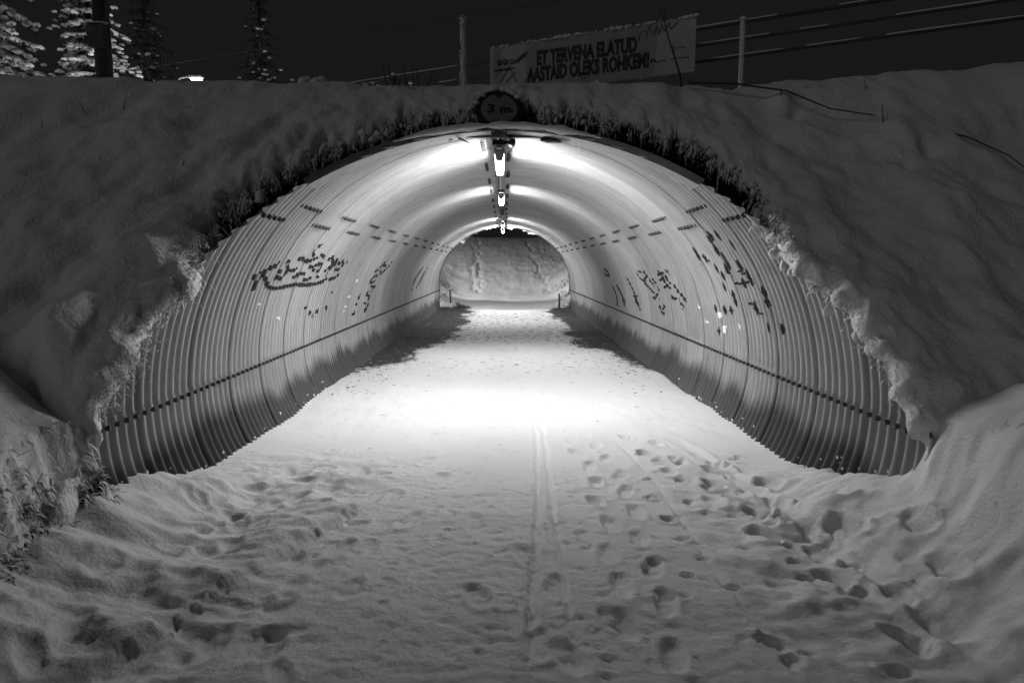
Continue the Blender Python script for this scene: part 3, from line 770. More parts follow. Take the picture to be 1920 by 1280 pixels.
# ------------------------------------------------------------ height limit sign
sg = empty('height_sign', (-.052, 6.84, 3.125), (R(62), 0, R(1.5)), label='round height limit sign reading 3 m above the tunnel mouth', cat='sign')
MB().tube([(0, 0, -.012), (0, 0, -.002)], .232, 40).build('sign_plate', M['galv'], sg)
link('border_ring', disc_mesh(.178, .231), M['sign_ring'], sg)
link('sign_face', disc_mesh(0, .178), M['sign_face'], sg)
for s in (-1, 1):
    MB().add([(-.055, s * .178, .003), (.055, s * .178, .003), (0, s * .125, .003)], [(0, 1, 2) if s < 0 else (0, 2, 1)]).build('triangle', M['print'], sg)
link('lettering', fit_text('3', -.108, -.046, -.045, .098, .006), M['print'], sg, loc=(0, 0, .003))
link('lettering', fit_text('m', .008, .115, -.045, .085, .006), M['print'], sg, loc=(0, 0, .003))
MB().add([(.118, -.038, .003), (.135, -.038, .003), (.135, -.020, .003), (.118, -.020, .003)], [(0, 1, 2, 3)]).build('lettering', M['print'], sg)
MB().box((0, -.28, -.03), (.05, .32, .035)).build('bracket', M['galv'], sg)
mb = MB(); _r = random.Random(2)
for k in range(16):
    a = R(90 + _r.gauss(0, 34)); mb.blob((.228 * math.cos(a), .228 * math.sin(a) + .01, .005), (_r.uniform(.02, .045), _r.uniform(.015, .03), .025), k, .2)
q = mb.build('snow_cap', M['snow'], sg, smooth=True); q['kind'] = 'stuff'

# ------------------------------------------------------------ railing along the road on top
RA, RB = Vector((-9.2, 15.35, 0)), Vector((9.6, 5.1, 0))
rdir = (RB - RA).normalized(); rlen = (RB - RA).length
def rail_y(x): return RA.y + (x - RA.x) * (RB.y - RA.y) / (RB.x - RA.x)
def top_z(x, y):
    return 3.50 + max(0, .085 * (x - 2.6)) + min(.6, max(0, .03 * (-2.6 - x)))
railing = empty('railing', (RA.x, RA.y, 3.5), (0, 0, math.atan2(rdir.y, rdir.x)), label='three rail steel railing with snow on its bars behind the banner', cat='railing')
for z, r in ((1.07, .022), (.87, .018), (.67, .018)):
    ra = MB().tube([(0, 0, z), (rlen, 0, z)], r, 8).build('rail', M['rail'], railing, smooth=True)
    n = 260; pts = []; rs = []
    mb = MB(); k0 = 0
    run = []
    for k in range(n):
        x = rlen * k / (n - 1); h = .5 + fbm(np.float64(x * 1.3), np.float64(z * 9), 5, 3)
        if h > .22: run.append((x, float(min(h, 1.1))))
        if (h <= .22 or k == n - 1) and len(run) > 2:
            MB().tube([(q, 0, z + r + .006) for q, _ in run], [.006 + .006 * g for _, g in run], 5).build('snow_cap', M['snow'], ra, smooth=True); run = []
        elif h <= .22: run = []
for x in (-7.0, -4.4, -1.75, .5, 2.93, 6.6, 8.6):
    t = (x - RA.x) / (RB.x - RA.x) * rlen
    p = MB().tube([(t, 0, -.3), (t, 0, 1.10)], .034, 10).build('post', M['frost'] if 2 < x < 4 else M['rail'], railing, smooth=True)
    MB().blob((t, 0, 1.11), (.045, .045, .035), int(x * 7)).build('snow_cap', M['snow'], p, smooth=True)

# ------------------------------------------------------------ banner hung on the railing
a0 = math.atan2(8.64 - 9.92, 2.32 + .20)
bl = Vector((-.20, 9.90, 4.60)); BW, BH = 2.83, .64
ban = empty('banner', (bl.x, bl.y, bl.z), (R(90), 0, a0), label='snow crusted printed banner with black capital lettering on the railing', cat='banner')
# slightly rippled sheet, hanging down from its top edge (local y = up)
nx_, ny_ = 60, 14
us = np.linspace(0, BW, nx_); vs = np.linspace(-BH, .0, ny_)
Ug, Vg = np.meshgrid(us, vs, indexing='ij')
def ripple(u, v): return .010 * pn(u * 2.1, v * 1.2, 3) + .006 * pn(u * 6, v * 2, 4)
V = np.stack([Ug.ravel(), Vg.ravel(), ripple(Ug, Vg).ravel()], 1)
link('sheet', npmesh('sheet', V, gridfaces(nx_, ny_)), M['banner'], ban, smooth=True)
def onsheet(me, lift=.004, cuts=True):
    for v in me.vertices: v.co.z = float(ripple(np.float64(v.co.x), np.float64(v.co.y))) + lift
    me.update(); return me
# grey printed field behind the slogan
gu = np.linspace(.56, 2.34, 40); gv = np.linspace(-.632, -.02, 12)
Ug, Vg = np.meshgrid(gu, gv, indexing='ij'); Ug = Ug + .10 * (Vg + .32) * 0 + np.where(Ug > 1.3, .10 * (Vg + .3), -.08 * (Vg + .3)) * .6
V = np.stack([Ug.ravel(), Vg.ravel(), (ripple(Ug, Vg) + .003).ravel()], 1)
link('printed_field', npmesh('printed_field', V, gridfaces(40, 12)), M['banner_grey'], ban, smooth=True)
link('lettering', onsheet(fit_text('ET TERVENA ELATUD', .72, 2.10, -.310, .172, .013), .0075), M['print'], ban)
link('lettering', onsheet(fit_text('AASTAID OLEKS ROHKEM!', .57, 2.26, -.515, .172, .013), .0075), M['print'], ban)
link('lettering', onsheet(fit_text('terviserajad.ee', .07, .39, -.325, .040, .003), .0075), M['print'], ban)
for k, (g, c) in enumerate(((180, 'print'), (90, 'print'), (0, 'print_grey'))):
    cx, cy = .155 + k * .088, -.215
    me = disc_mesh(0, .038, 20, 'arrow_badge')
    for v in me.vertices: v.co.x += cx; v.co.y += cy
    bd = link('arrow_badge', onsheet(me, .0075), M[c], ban)
    q = MB(); ca, sa = math.cos(R(g)), math.sin(R(g))
    def rp(x, y): return (cx + x * ca - y * sa, cy + x * sa + y * ca, 0)
    q.add([rp(-.02, -.003), rp(.018, -.003), rp(.018, .003), rp(-.02, .003)], [(0, 1, 2, 3)])
    for s in (-1, 1): q.add([rp(.020, 0), rp(.013, 0), rp(-.002, s * .017), rp(.004, s * .019)], [(0, 1, 2, 3)])
    ar = q.mesh('arrow'); link('arrow', onsheet(ar, .010), M['banner'], bd)
def scribble(pts, w, name='scribble', m='print'):
    mb = MB()
    for a, b in zip(pts[:-1], pts[1:]):
        d = Vector((b[0] - a[0], b[1] - a[1])).normalized(); n = Vector((-d.y, d.x)) * w
        mb.add([(a[0] + n.x, a[1] + n.y, 0), (a[0] - n.x, a[1] - n.y, 0), (b[0] - n.x, b[1] - n.y, 0), (b[0] + n.x, b[1] + n.y, 0)], [(0, 1, 2, 3)])
    return link(name, onsheet(mb.mesh(name), .009), M[m], ban)
scribble([(.36, -.25), (.40, -.20), (.41, -.25), (.45, -.17), (.45, -.24), (.50, -.14), (.49, -.21), (.54, -.12), (.53, -.19), (.58, -.12)], .006)
scribble([(2.12, -.20), (2.13, -.11), (2.18, -.08), (2.22, -.09), (2.21, -.17), (2.25, -.04), (2.31, -.14), (2.35, -.04), (2.37, -.15), (2.41, -.03), (2.44, -.12), (2.5, -.03), (2.52, -.11), (2.60, -.04)], .007, m='print_grey')
scribble([(2.28, -.475), (2.30, -.43), (2.33, -.455), (2.36, -.48)], .010)
MB  # small print on the right: a bar of unreadable lettering and two little marks
for (x0, x1, y, h) in ((2.38, 2.48, -.473, .010), (2.53, 2.76, -.468, .013), (2.60, 2.72, -.345, .010)):
    me = MB().add([(x0, y, 0), (x1, y, 0), (x1, y + h, 0), (x0, y + h, 0)], [(0, 1, 2, 3)]).mesh('small_print'); link('small_print', onsheet(me, .0075), M['print_grey'], ban)
me = MB().add([(2.545, -.37, 0), (2.575, -.37, 0), (2.575, -.32, 0), (2.545, -.32, 0)], [(0, 1, 2, 3)]).mesh('small_mark'); link('small_mark', onsheet(me, .0075), M['print_grey'], ban)
for k in range(2):
    me = disc_mesh(.008, .016, 14, 'small_mark')
    for v in me.vertices: v.co.x += 1.37 + .045 * k; v.co.y += -.56
    link('small_mark', onsheet(me, .0075), M['print'], ban)
mb = MB(); _r = random.Random(5)
for k in range(130):
    u = _r.uniform(.03, BW); s = _r.uniform(.006, .022) * (.6 + .8 * max(0, float(pn(np.float64(u * 3), np.float64(0), 8)) + .4))
    mb.blob((u, _r.uniform(-.004, .010), _r.uniform(-.004, .02)), (s * 1.5, s, s), k, .3)
for k in range(8):
    u = _r.uniform(2.1, BW); mb.blob((u, -BH - .008, .0), (.004, _r.uniform(.01, .03), .004), k, .2)
sc = mb.build('snow_crust', M['snow'], ban, smooth=True); sc['kind'] = 'stuff'
for (u, v) in ((.02, -.03), (.02, -.6), (BW - .02, -.03), (BW - .02, -.6)):
    MB().tube([(u, v, .004), (u, v + .0, -.05)], .006, 6).build('tie', M['black'], ban)

# ------------------------------------------------------------ frosted post with wires left of the banner
fp = empty('fence_post', (-.545, 9.5, 3.45), label='frost crusted wooden post standing left of the banner', cat='post')
n = 16; pts = [(.004 * math.sin(k * 1.3), .004 * math.cos(k * 1.7), 1.40 * k / (n - 1)) for k in range(n)]
MB().tube(pts, [.040 + .006 * math.sin(k * 2.1) for k in range(n)], 10).build('shaft', M['frost'], fp, smooth=True)
mb = MB(); _r = random.Random(9)
for k in range(40): mb.blob((-.036 + _r.uniform(-.01, .05), -.03, _r.uniform(.3, 1.38)), (.012, .012, _r.uniform(.015, .05)), k, .3)
q = mb.build('frost_crust', M['snow'], fp, smooth=True); q['kind'] = 'stuff'
MB().blob((0, 0, 1.41), (.052, .052, .035), 4).build('snow_cap', M['snow'], fp, smooth=True)
MB().blob((.03, -.03, .20), (.17, .13, .11), 14).build('snow_foot', M['snow'], fp, smooth=True)
def wire(name, a, b, sag, r, label):
    pts = []
    for k in range(33):
        t = k / 32; pts.append((a[0] + (b[0] - a[0]) * t, a[1] + (b[1] - a[1]) * t, a[2] + (b[2] - a[2]) * t - 4 * sag * t * (1 - t)))
    o = MB().tube(pts, r, 5).build(name, M['frost'], smooth=True); o.data.materials.clear(); o.data.materials.append(M['rail']); return tag(o, label, 'wire')
wire('fence_wire', (-7.27, 12.94, 5.03), (4.54, 6.1, 4.50), .0, .005, 'thin wire strung past the top of the wooden post')

# ------------------------------------------------------------ utility pole with a box, street lamp
up_ = empty('utility_pole', (-5.12, 9.1, 3.2), label='dark wooden utility pole carrying a small metal box', cat='pole')
MB().tube([(0, 0, 0), (.01, 0, 3.4), (.02, 0, 6.4)], [.085, .078, .07], 12).build('shaft', M['pole'], up_, smooth=True)
MB().box((.02, -.12, 1.26), (.20, .09, .28)).build('box', M['rail'], up_)
MB().add([(-.10, -.19, 1.40), (.14, -.19, 1.40), (.14, -.05, 1.42), (-.10, -.05, 1.42), (-.10, -.19, 1.415), (.14, -.19, 1.415), (.14, -.05, 1.44), (-.10, -.05, 1.44)],
         [(0, 1, 2, 3), (7, 6, 5, 4), (0, 4, 5, 1), (1, 5, 6, 2), (2, 6, 7, 3), (3, 7, 4, 0)]).build('box_lid', M['frost'], up_)
MB().tube([(.13, -.03, .1), (.13, -.03, 3.0), (.12, -.03, 6.2)], .016, 6).build('conduit', M['rail'], up_, smooth=True)
MB().box((.06, -.08, .75), (.10, .03, .05)).build('clamp', M['rail'], up_)

sl = empty('street_lamp', (-9.25, 20, 3.3), label='lit street lamp far behind the snowy crest', cat='street lamp')
MB().tube([(0, 0, -.3), (0, 0, 3.3)], [.08, .05], 10).build('pole', M['pole'], sl, smooth=True)
MB().tube([(0, 0, 3.25), (.10, .05, 3.5), (.36, .12, 3.58)], .03, 8).build('arm', M['pole'], sl, smooth=True)
MB().box((.52, .14, 3.56), (.40, .16, .06)).build('head', M['pole'], sl)
MB().box((.54, .14, 3.51), (.28, .12, .05)).build('lens', M['street_lit'], sl)
ld = bpy.data.lights.new('street_light', 'SPOT'); ld.energy = STREET_POWER; ld.shadow_soft_size = .12; ld.spot_size = R(165); ld.spot_blend = .35
lo = bpy.data.objects.new('street_light', ld); C.objects.link(lo); lo.parent = sl; lo.location = (.54, .14, 3.46)
# ------------------------------------------------------------ vegetation
def spruce(loc, h, r, seed, label, snowy=1.0, name='spruce_tree', group=None):
    rnd = random.Random(seed); nr = np.random.default_rng(seed)
    t = empty(name, loc, (0, 0, rnd.uniform(0, 6)), label, 'tree', group)
    MB().tube([(0, 0, -.3), (.02, 0, h * .5), (0, 0, h)], [.02 * h + .03, .012 * h + .02, .01], 8).build('trunk', M['bark'], t, smooth=True)
    NV = []; mbs = MB(); sv = []
    z = h * .06
    while z < h * .97:
        f = 1 - z / h
        n = int(7 + 6 * f)
        for k in range(n):
            a = 2 * math.pi * (k + rnd.random() * .8) / n; ln = r * (f ** .85) * rnd.uniform(.65, 1.12) + .12
            ca, sa = math.cos(a), math.sin(a)
            dr = rnd.uniform(.30, .55)
            m = max(4, int(ln / .14))
            for i in range(m):
                u = (i + rnd.random()) / m
                px, pz = ln * u, -dr * ln * u ** 1.6 + .10 * ln * u
                # sprays of needles either side
                for q in range(5):
                    side = rnd.choice((-1, 1)); l2 = rnd.uniform(.10, .24) * (.5 + .7 * (1 - u)) * (.6 + .25 * r); aa = a + side * rnd.uniform(.5, 1.2)
                    p0 = np.array((ca * px, sa * px, z + pz)); p1 = p0 + np.array((math.cos(aa) * l2, math.sin(aa) * l2, -rnd.uniform(.2, .8) * l2)); wv = np.array((-math.sin(aa), math.cos(aa), rnd.uniform(-.4, .4))) * rnd.uniform(.010, .022) * (1 + .2 * r)
                    NV += [p0 - wv, p0 + wv, p1 + wv * .4, p1 - wv * .4]
                for _q in range(1 + int(snowy * 1.4)):
                  if rnd.random() < .62 * snowy and u > .12:
                    s = rnd.uniform(.02, .07) * (.7 + .27 * r) * (1.2 - .5 * u); w_ = .16 * (1.1 - u)
                    sv.append((ca * px + rnd.uniform(-1, 1) * w_, sa * px + rnd.uniform(-1, 1) * w_, z + pz + .03 - .3 * w_ * rnd.random(), s * rnd.uniform(1.0, 1.7), s * .7))
        z += h * .045 * (.7 + .6 * f)
    NV = np.array(NV); link('crown', npmesh('crown', NV, np.arange(len(NV)).reshape(-1, 4)), M['needle'], t)
    bv = np.array(ICO_V1); V = []; F = []
    for i, (x, y, zz, sa_, sb) in enumerate(sv):
        kk = 1 + .3 * (nr.random(len(bv)) * 2 - 1)
        V.append(bv * kk[:, None] * (sa_, sa_, sb) + (x, y, zz)); F.append(ICO_F1 + i * len(bv))
    if V:
        q = link('snow_load', npmesh('snow_load', np.concatenate(V), np.concatenate(F)), M['snow'], t, smooth=True); q['kind'] = 'stuff'
    return t
_b = bmesh.new(); bmesh.ops.create_icosphere(_b, subdivisions=1, radius=1)
ICO_V1 = [tuple(v.co) for v in _b.verts]; ICO_F1 = np.array([tuple(v.index for v in f.verts) for f in _b.faces]); _b.free()

def bare(loc, h, seed, label, name='bare_shrub', cat='shrub', spread=.5, depth=5, group=None, r0=None, snow=.25):
    rnd = random.Random(seed); t = empty(name, loc, (0, 0, 0), label, cat, group)
    tr = MB(); br = MB(); sn = MB()
    def grow(p, d, ln, r, lev):
        pts = [p]; q = p.copy(); dd = d.copy()
        for k in range(3):
            dd = (dd + Vector((rnd.uniform(-.2, .2), rnd.uniform(-.2, .2), rnd.uniform(-.1, .12)))).normalized(); q = q + dd * ln / 3; pts.append(q.copy())
        (tr if lev >= depth - 1 else br).tube(pts, [r, r * .9, r * .8, r * .66], 5 if lev > 2 else 3, cap=False)
        if lev <= 3 and rnd.random() < snow:
            c = pts[2]; s = rnd.uniform(.01, .028); sn.blob(c + Vector((0, 0, s * .5)), (s * 1.6, s * 1.4, s * .8), rnd.randint(0, 999), .35)
        if lev > 0:
            for k in range(rnd.choice((2, 2, 3))):
                nd = (dd + Vector((rnd.gauss(0, spread), rnd.gauss(0, spread), rnd.uniform(-.1, .35)))).normalized()
                grow(pts[rnd.choice((1, 2, 3))], nd, ln * rnd.uniform(.6, .82), r * .6, lev - 1)
    for s in range(1 if r0 else 4):
        d = Vector((rnd.gauss(0, .25), rnd.gauss(0, .25), 1)).normalized() if not r0 else Vector((rnd.gauss(0, .05), 0, 1)).normalized()
        grow(Vector((0, 0, -.15)), d, h * .36, r0 or .012 + .006 * h, depth)
    tr.build('trunk', M['bark'], t); br.build('branches', M['twig'], t)
    if sn.v: q = sn.build('snow_load', M['snow'], t, smooth=True); q['kind'] = 'stuff'
    return t

spruce((-16.2, 21.2, 3.4), 10.5, 4.6, 1, 'large snow laden spruce left of the utility pole', 2.4)
spruce((-12.7, 22.0, 3.3), 8.6, 2.3, 2, 'slim snow laden spruce right behind the utility pole', 2.4)
_k = 0
TREES = [(-15.5, 31, 0, 12.5, 3.0), (-11.6, 34, 0, 13, 2.9)]
TL = ['tall dark spruce rising left of the bright street lamp', 'tall dark spruce rising just right of the bright street lamp']
for (x, y, z, h, r), lab in zip(TREES, TL):
    spruce((x, y, ground_z(x, y) - .1), h, r, 40 + _k, lab, .22, group='dark spruces beyond the embankment'); _k += 1
bare((-3.1, 12.4, 3.45), 1.5, 51, 'bare snow dusted shrub behind the crest, left of the railing end', depth=5, group='bare shrubs behind the crest')
bare((-1.75, 12.9, 3.45), 1.9, 52, 'tall bare shrub with snow tufts behind the railing left end', depth=5, group='bare shrubs behind the crest', snow=.5)
bare((-.9, 13.6, 3.45), 1.5, 53, 'bare shrub with snow tufts just left of the wooden post', depth=5, group='bare shrubs behind the crest', snow=.5)
bare((-4.3, 13.8, 3.45), 2.2, 54, 'spindly bare shrub right of the bright street lamp', depth=5, group='bare shrubs behind the crest')
bare((3.6, 10.6, 3.6), .9, 55, 'low bare shrub seen under the railing', depth=4, group='bare shrubs behind the crest')
bare((-5.35, 7.9, 3.5), .55, 56, 'small clump of dry stalks at the foot of the utility pole', depth=3, group='bare shrubs behind the crest')

# snow heaps on the crest
def heap(x, y, s, seed, label):
    mb = MB()
    rnd = random.Random(seed)
    for k in range(6): mb.blob((rnd.uniform(-.6, .6) * s[0], rnd.uniform(-.3, .3) * s[1], rnd.uniform(.0, .45) * s[2]), (s[0] * rnd.uniform(.4, .65), s[1] * .6, s[2] * rnd.uniform(.5, .75)), seed * 10 + k, .14)
    o = mb.build('snow_heap', M['snow_soft'], loc=(x, y, top_z(x, y) + .0), smooth=True); return tag(o, label, 'snow heap', 'snow heaps along the crest')
heap(-2.08, 7.75, (.16, .16, .15), 3, 'rounded snow heap of two knobs on the crest')
heap(-1.52, 7.9, (.10, .10, .12), 4, 'small pointed snow heap beside the left end of the railing')
heap(-2.95, 7.8, (.14, .12, .10), 5, 'low snow heap beside the bright street lamp')
heap(1.0, 7.75, (.10, .09, .13), 6, 'narrow snow heap poking up in front of the banner')

# bent dry stem across the right-hand slope
def slope_pt(x, z, d=.05):
    p = emb_surface(x, z, d); return Vector((float(p[0]), float(p[1]), float(p[2])))
def stem(name, pts, r0, r1, label, cat='stem', extra=()):
    t = empty(name, pts[0], label=label, cat=cat)
    P = [Vector(p) - Vector(pts[0]) for p in pts]; n = len(P)
    MB().tube(P, [r0 + (r1 - r0) * k / (n - 1) for k in range(n)], 6).build('stalk', M['twig'], t, smooth=True)
    for e in extra: MB().tube([Vector(p) - Vector(pts[0]) for p in e], [r1 * 1.2] * (len(e) - 1) + [r1 * .5], 5).build('side_twig', M['twig'], t, smooth=True)
    return t
b0 = Vector((1.83, 7.25, 3.50))
stem('bent_stem', [b0 + Vector((0, 0, -.12)), b0 + Vector((-.03, 0, .06)), b0 + Vector((-.09, -.02, .22)), b0 + Vector((-.16, -.03, .40)), b0 + Vector((-.21, -.04, .56)), b0 + Vector((-.27, -.05, .70))], .013, .004,
     'dry stem leaning across the right part of the banner', extra=[[b0 + Vector((-.21, -.04, .56)), b0 + Vector((-.20, -.05, .64)), b0 + Vector((-.22, -.05, .70))]])
sp = [slope_pt(1.86, 3.40, .06), slope_pt(2.3, 3.33, .10), slope_pt(2.75, 3.22, .10), slope_pt(3.1, 3.02, .05), slope_pt(3.45, 2.9, .06)]
stem('fallen_stem', sp, .012, .005, 'dry stem lying along the snowy slope below the railing')
sp = [slope_pt(3.9, 2.75, .03), slope_pt(4.1, 2.62, .07), slope_pt(4.35, 2.45, .05), slope_pt(4.5, 2.3, .0)]
stem('dry_stalk', sp, .009, .004, 'thin bent stalk half buried in the slope right of the buried shrub')
for k, (x, z, h, dx, lab) in enumerate(((3.48, 2.78, .26, -.01, 'upright thin stalk rising from the buried shrub on the slope'), (2.72, 3.20, .16, .0, 'short stalk above the small snow knob below the railing'))):
    p = slope_pt(x, z, -.02); stem('dry_stalk', [p, p + Vector((dx, -.01, h * .5)), p + Vector((dx * 2, 0, h))], .007, .003, lab, extra=[[p + Vector((.03, 0, 0)), p + Vector((.035, 0, h * .8))]])
_r = random.Random(31)
tw = empty('dry_stalks', (-.98, 7.2, 3.42), label='tuft of short dark stalks on the crest left of the wooden post', cat='stalks')
for k in range(8):
    x = -.18 + .36 * k / 7 + _r.uniform(-.03, .03); lean = _r.uniform(-.06, .09)
    MB().tube([(x, _r.uniform(-.04, .04), 0), (x + lean * .5, 0, .09), (x + lean, -.02, .12 + _r.uniform(.0, .12))], [.006, .005, .002], 4).build('stalk', M['twig'], tw)
tw = empty('dry_stalks', (.02, 7.15, 3.44), label='few crossed twigs on the crest under the banner left end', cat='stalks')
for k, (x0, x1, z1) in enumerate(((-.06, .05, .20), (.10, .02, .17), (.0, .10, .12), (.18, .27, .16), (.25, .19, .12))):
    MB().tube([(x0, -.04, 0), ((x0 + x1) / 2 + .01, -.02, z1 * .55), (x1, 0, z1)], [.006, .005, .002], 4).build('stalk', M['twig'], tw)

# stakes at the far mouth
for x, y, lab in ((-2.02, 25.4, 'short dark stake at the left side of the far tunnel mouth'), (2.0, 25.0, 'short dark stake at the right side of the far tunnel mouth')):
    t = empty('marker_stake', (x, y, ground_z(x, y) - .1), label=lab, cat='stake', group='stakes at the far mouth')
    MB().tube([(0, 0, 0), (.01, 0, .4), (-.02, 0, .6)], [.035, .035, .03], 8).build('shaft', M['bark'], t, smooth=True)
    MB().blob((-.02, 0, .61), (.04, .04, .02), 3).build('snow_cap', M['snow'], t, smooth=True)

# ------------------------------------------------------------ grass fringe and snow clumps round the mouth (nobody could count these)
nr = np.random.default_rng(77)
def blades(n, root, vec, width, name, label, droop=.5):
    """root (n,3), vec (n,3): two-segment drooping blades"""
    side = np.cross(vec, np.array((0, 0, 1.0))); side /= np.linalg.norm(side, axis=1)[:, None] + 1e-9
    w = (width * (.5 + nr.random(n)))[:, None]
    mid = root + vec * .55; tip = root + vec + np.array((0, 0, -1.0)) * (np.linalg.norm(vec, axis=1) * droop * nr.random(n))[:, None]
    V = np.stack([root - side * w, root + side * w, mid + side * w * .8, mid - side * w * .8, tip + side * w * .15, tip - side * w * .15], 1).reshape(-1, 3)
    i = np.arange(n)[:, None] * 6
    Q = np.concatenate([i + np.array([0, 1, 2, 3]), i + np.array([3, 2, 4, 5])])
    o = link(name, npmesh(name, V, Q), M['grass']); tag(o, label, 'dry grass', kind='stuff'); return o
# along the rim
n = 9000
phi = nr.uniform(24, 156, n); g = np.maximum(gap_of(phi), .04) + .04
dens = .5 + .5 * fbm(phi * .35, 0 * phi, 131, 3); ok = nr.random(n) < .35 + dens; phi = phi[ok]; g = g[ok]; n = len(phi)
di = .16 + nr.random(n) ** .8 * np.maximum(g - .08, .02)
def rim_point(phi, di, d):
    a = np.radians(phi); cx, cz = PA * np.cos(a), PB * np.sin(a); k = np.hypot(cx, cz)
    x = cx * (1 + di / k); z = S0 + cz * (1 + di / k)
    s = np.interp(z, _czp[:1100], _sd[:1100]); return np.stack(emb_point(x, s, d), 1)
root = rim_point(phi, di, np.full(n, -.15))
a = np.radians(phi)
inw = np.stack([-np.cos(a) * 1.0, -.25 - .0 * a, -np.sin(a)], 1)
outw = np.array((0, -.64, .76))
vec = (inw * nr.uniform(-.3, .35, n)[:, None] + outw * nr.uniform(.3, 1.0, n)[:, None] + nr.normal(0, .28, (n, 3)))
vec = vec / np.linalg.norm(vec, axis=1)[:, None] * (nr.uniform(.05, .15, n))[:, None]
blades(n, root, vec, .006, 'dry_grass', 'dark dry grass fringing the bare strip above the pipe rim')
# left toe of the cutting
n = 420
yy = nr.uniform(2.6, 4.1, n); xx = -2.40 + .05 * (4 - np.clip(yy, 0, 4)) + .10 * fbm(yy * 1.7, 0 * yy, 21, 3) + nr.uniform(-.10, .04, n)
zz = np.array([ground_z(a_, b_) for a_, b_ in zip(xx, yy)])
root = np.stack([xx, yy, zz - .01], 1); vec = np.stack([nr.uniform(.2, 1, n), nr.normal(0, .3, n), nr.uniform(-.3, .5, n)], 1)
vec = vec / np.linalg.norm(vec, axis=1)[:, None] * nr.uniform(.03, .08, n)[:, None]
blades(n, root, vec, .005, 'toe_grass', 'dark grass under the snow along the left toe of the bank', .9)
# far mouth fringes
n = 420
yy = nr.uniform(24.6, 28.5, n); sd_ = np.where(nr.random(n) < .5, -1, 1); xx = sd_ * nr.uniform(2.15, 3.0, n); zz = np.array([ground_z(a_, b_) for a_, b_ in zip(xx, yy)])
root = np.stack([xx, yy, zz - .02], 1); vec = np.stack([-sd_ * nr.uniform(.0, 1, n), nr.normal(0, .4, n), nr.uniform(.1, 1.0, n)], 1)
vec = vec / np.linalg.norm(vec, axis=1)[:, None] * nr.uniform(.10, .30, n)[:, None]
blades(n, root, vec, .012, 'far_grass', 'dry grass on the banks outside the far tunnel mouth', .6)

def clumps(name, P, S, label, amp=.16, voxel=None):
    bv = np.array(ICO_V); bf = np.array(ICO_F)
    V = []; F = []
    for i, (p, s) in enumerate(zip(P, S)):
        ph = nr.uniform(0, 6, 5)
        kk = 1 + amp * (np.sin(bv[:, 0] * 3 + ph[0]) * np.sin(bv[:, 1] * 3.5 + ph[1]) + .7 * np.sin(bv[:, 2] * 5 + ph[2]) + .6 * np.sin(bv[:, 0] * 7 + ph[3]) * np.sin(bv[:, 2] * 6 + ph[4]))
        V.append(bv * kk[:, None] * s + p); F.append(bf + i * len(bv))
    me = npmesh(name, np.concatenate(V), np.concatenate(F))
    if voxel:                                              # fuse the lumps into one soft crust
        tmp = bpy.data.objects.new(name, me); C.objects.link(tmp)
        rm = tmp.modifiers.new('fuse', 'REMESH'); rm.mode = 'VOXEL'; rm.voxel_size = voxel
        sm_ = tmp.modifiers.new('soften', 'SMOOTH'); sm_.iterations = 7; sm_.factor = .5
        dg = bpy.context.evaluated_depsgraph_get(); dg.update()
        me = bpy.data.meshes.new_from_object(tmp.evaluated_get(dg)); bpy.data.objects.remove(tmp); me.name = name
    o = link(name, me, M['snow'], smooth=True); tag(o, label, 'snow clumps', kind='stuff'); return o
n = 420
phi = nr.uniform(5, 178, n); g = np.maximum(gap_of(phi), .02)
di = g + .02 - np.abs(nr.normal(0, .07, n)); di = np.maximum(di, -.06 + 0 * di)
P = rim_point(phi, di, nr.uniform(-.12, .0, n)); s = .008 + .030 * nr.random(n) ** 2.2
S = np.stack([s * nr.uniform(.7, 1.3, n), s * nr.uniform(.7, 1.1, n), s * nr.uniform(.8, 1.8, n)], 1)
clumps('snow_clumps', P, S, 'small clumps of snow hanging in the grass above the pipe rim', voxel=.0075)
# crusts of snow on the foot of the ribs
n = 90; sd_ = np.where(nr.random(n) < .5, -1, 1); yy = 4.2 + 5.0 * nr.random(n) ** 1.6
zf = np.array([ground_z(s_ * 2.28, y_) for s_, y_ in zip(sd_, yy)]); zz = zf + .10 * nr.random(n) ** 2.5
xx = sd_ * (xprof(zz) - .02); s = nr.uniform(.004, .014, n)
clumps('foot_snow', np.stack([xx, yy, zz], 1), np.stack([s * .7, s * 1.3, s * 1.2], 1), 'crumbs of snow stuck to the foot of the steel ribs')
# ledge of snow lying on the rim
def ledge(p0, p1, seed, label):
    n = int((p1 - p0) * 1.6); pts = []; rs = []
    for k in range(n):
        ph = p0 + (p1 - p0) * k / (n - 1)
        a = rim_point(np.array([ph]), np.array([.055]), np.array([-.10]))[0]; pts.append((a[0], float(ycut(a[2] - .055)) + .075, a[2] + .036))
        e = min(1, .15 + min(k, n - 1 - k) / 14); rs.append(e * (.034 + .022 * float(fbm(np.float64(ph * .25), np.float64(seed), 3, 3))))
    o = MB().tube(pts, rs, 8).build('snow_ledge', M['snow'], smooth=True); return tag(o, label, 'snow', None)
ledge(70, 113, 1, 'long roll of snow lying on the rim under the height sign')
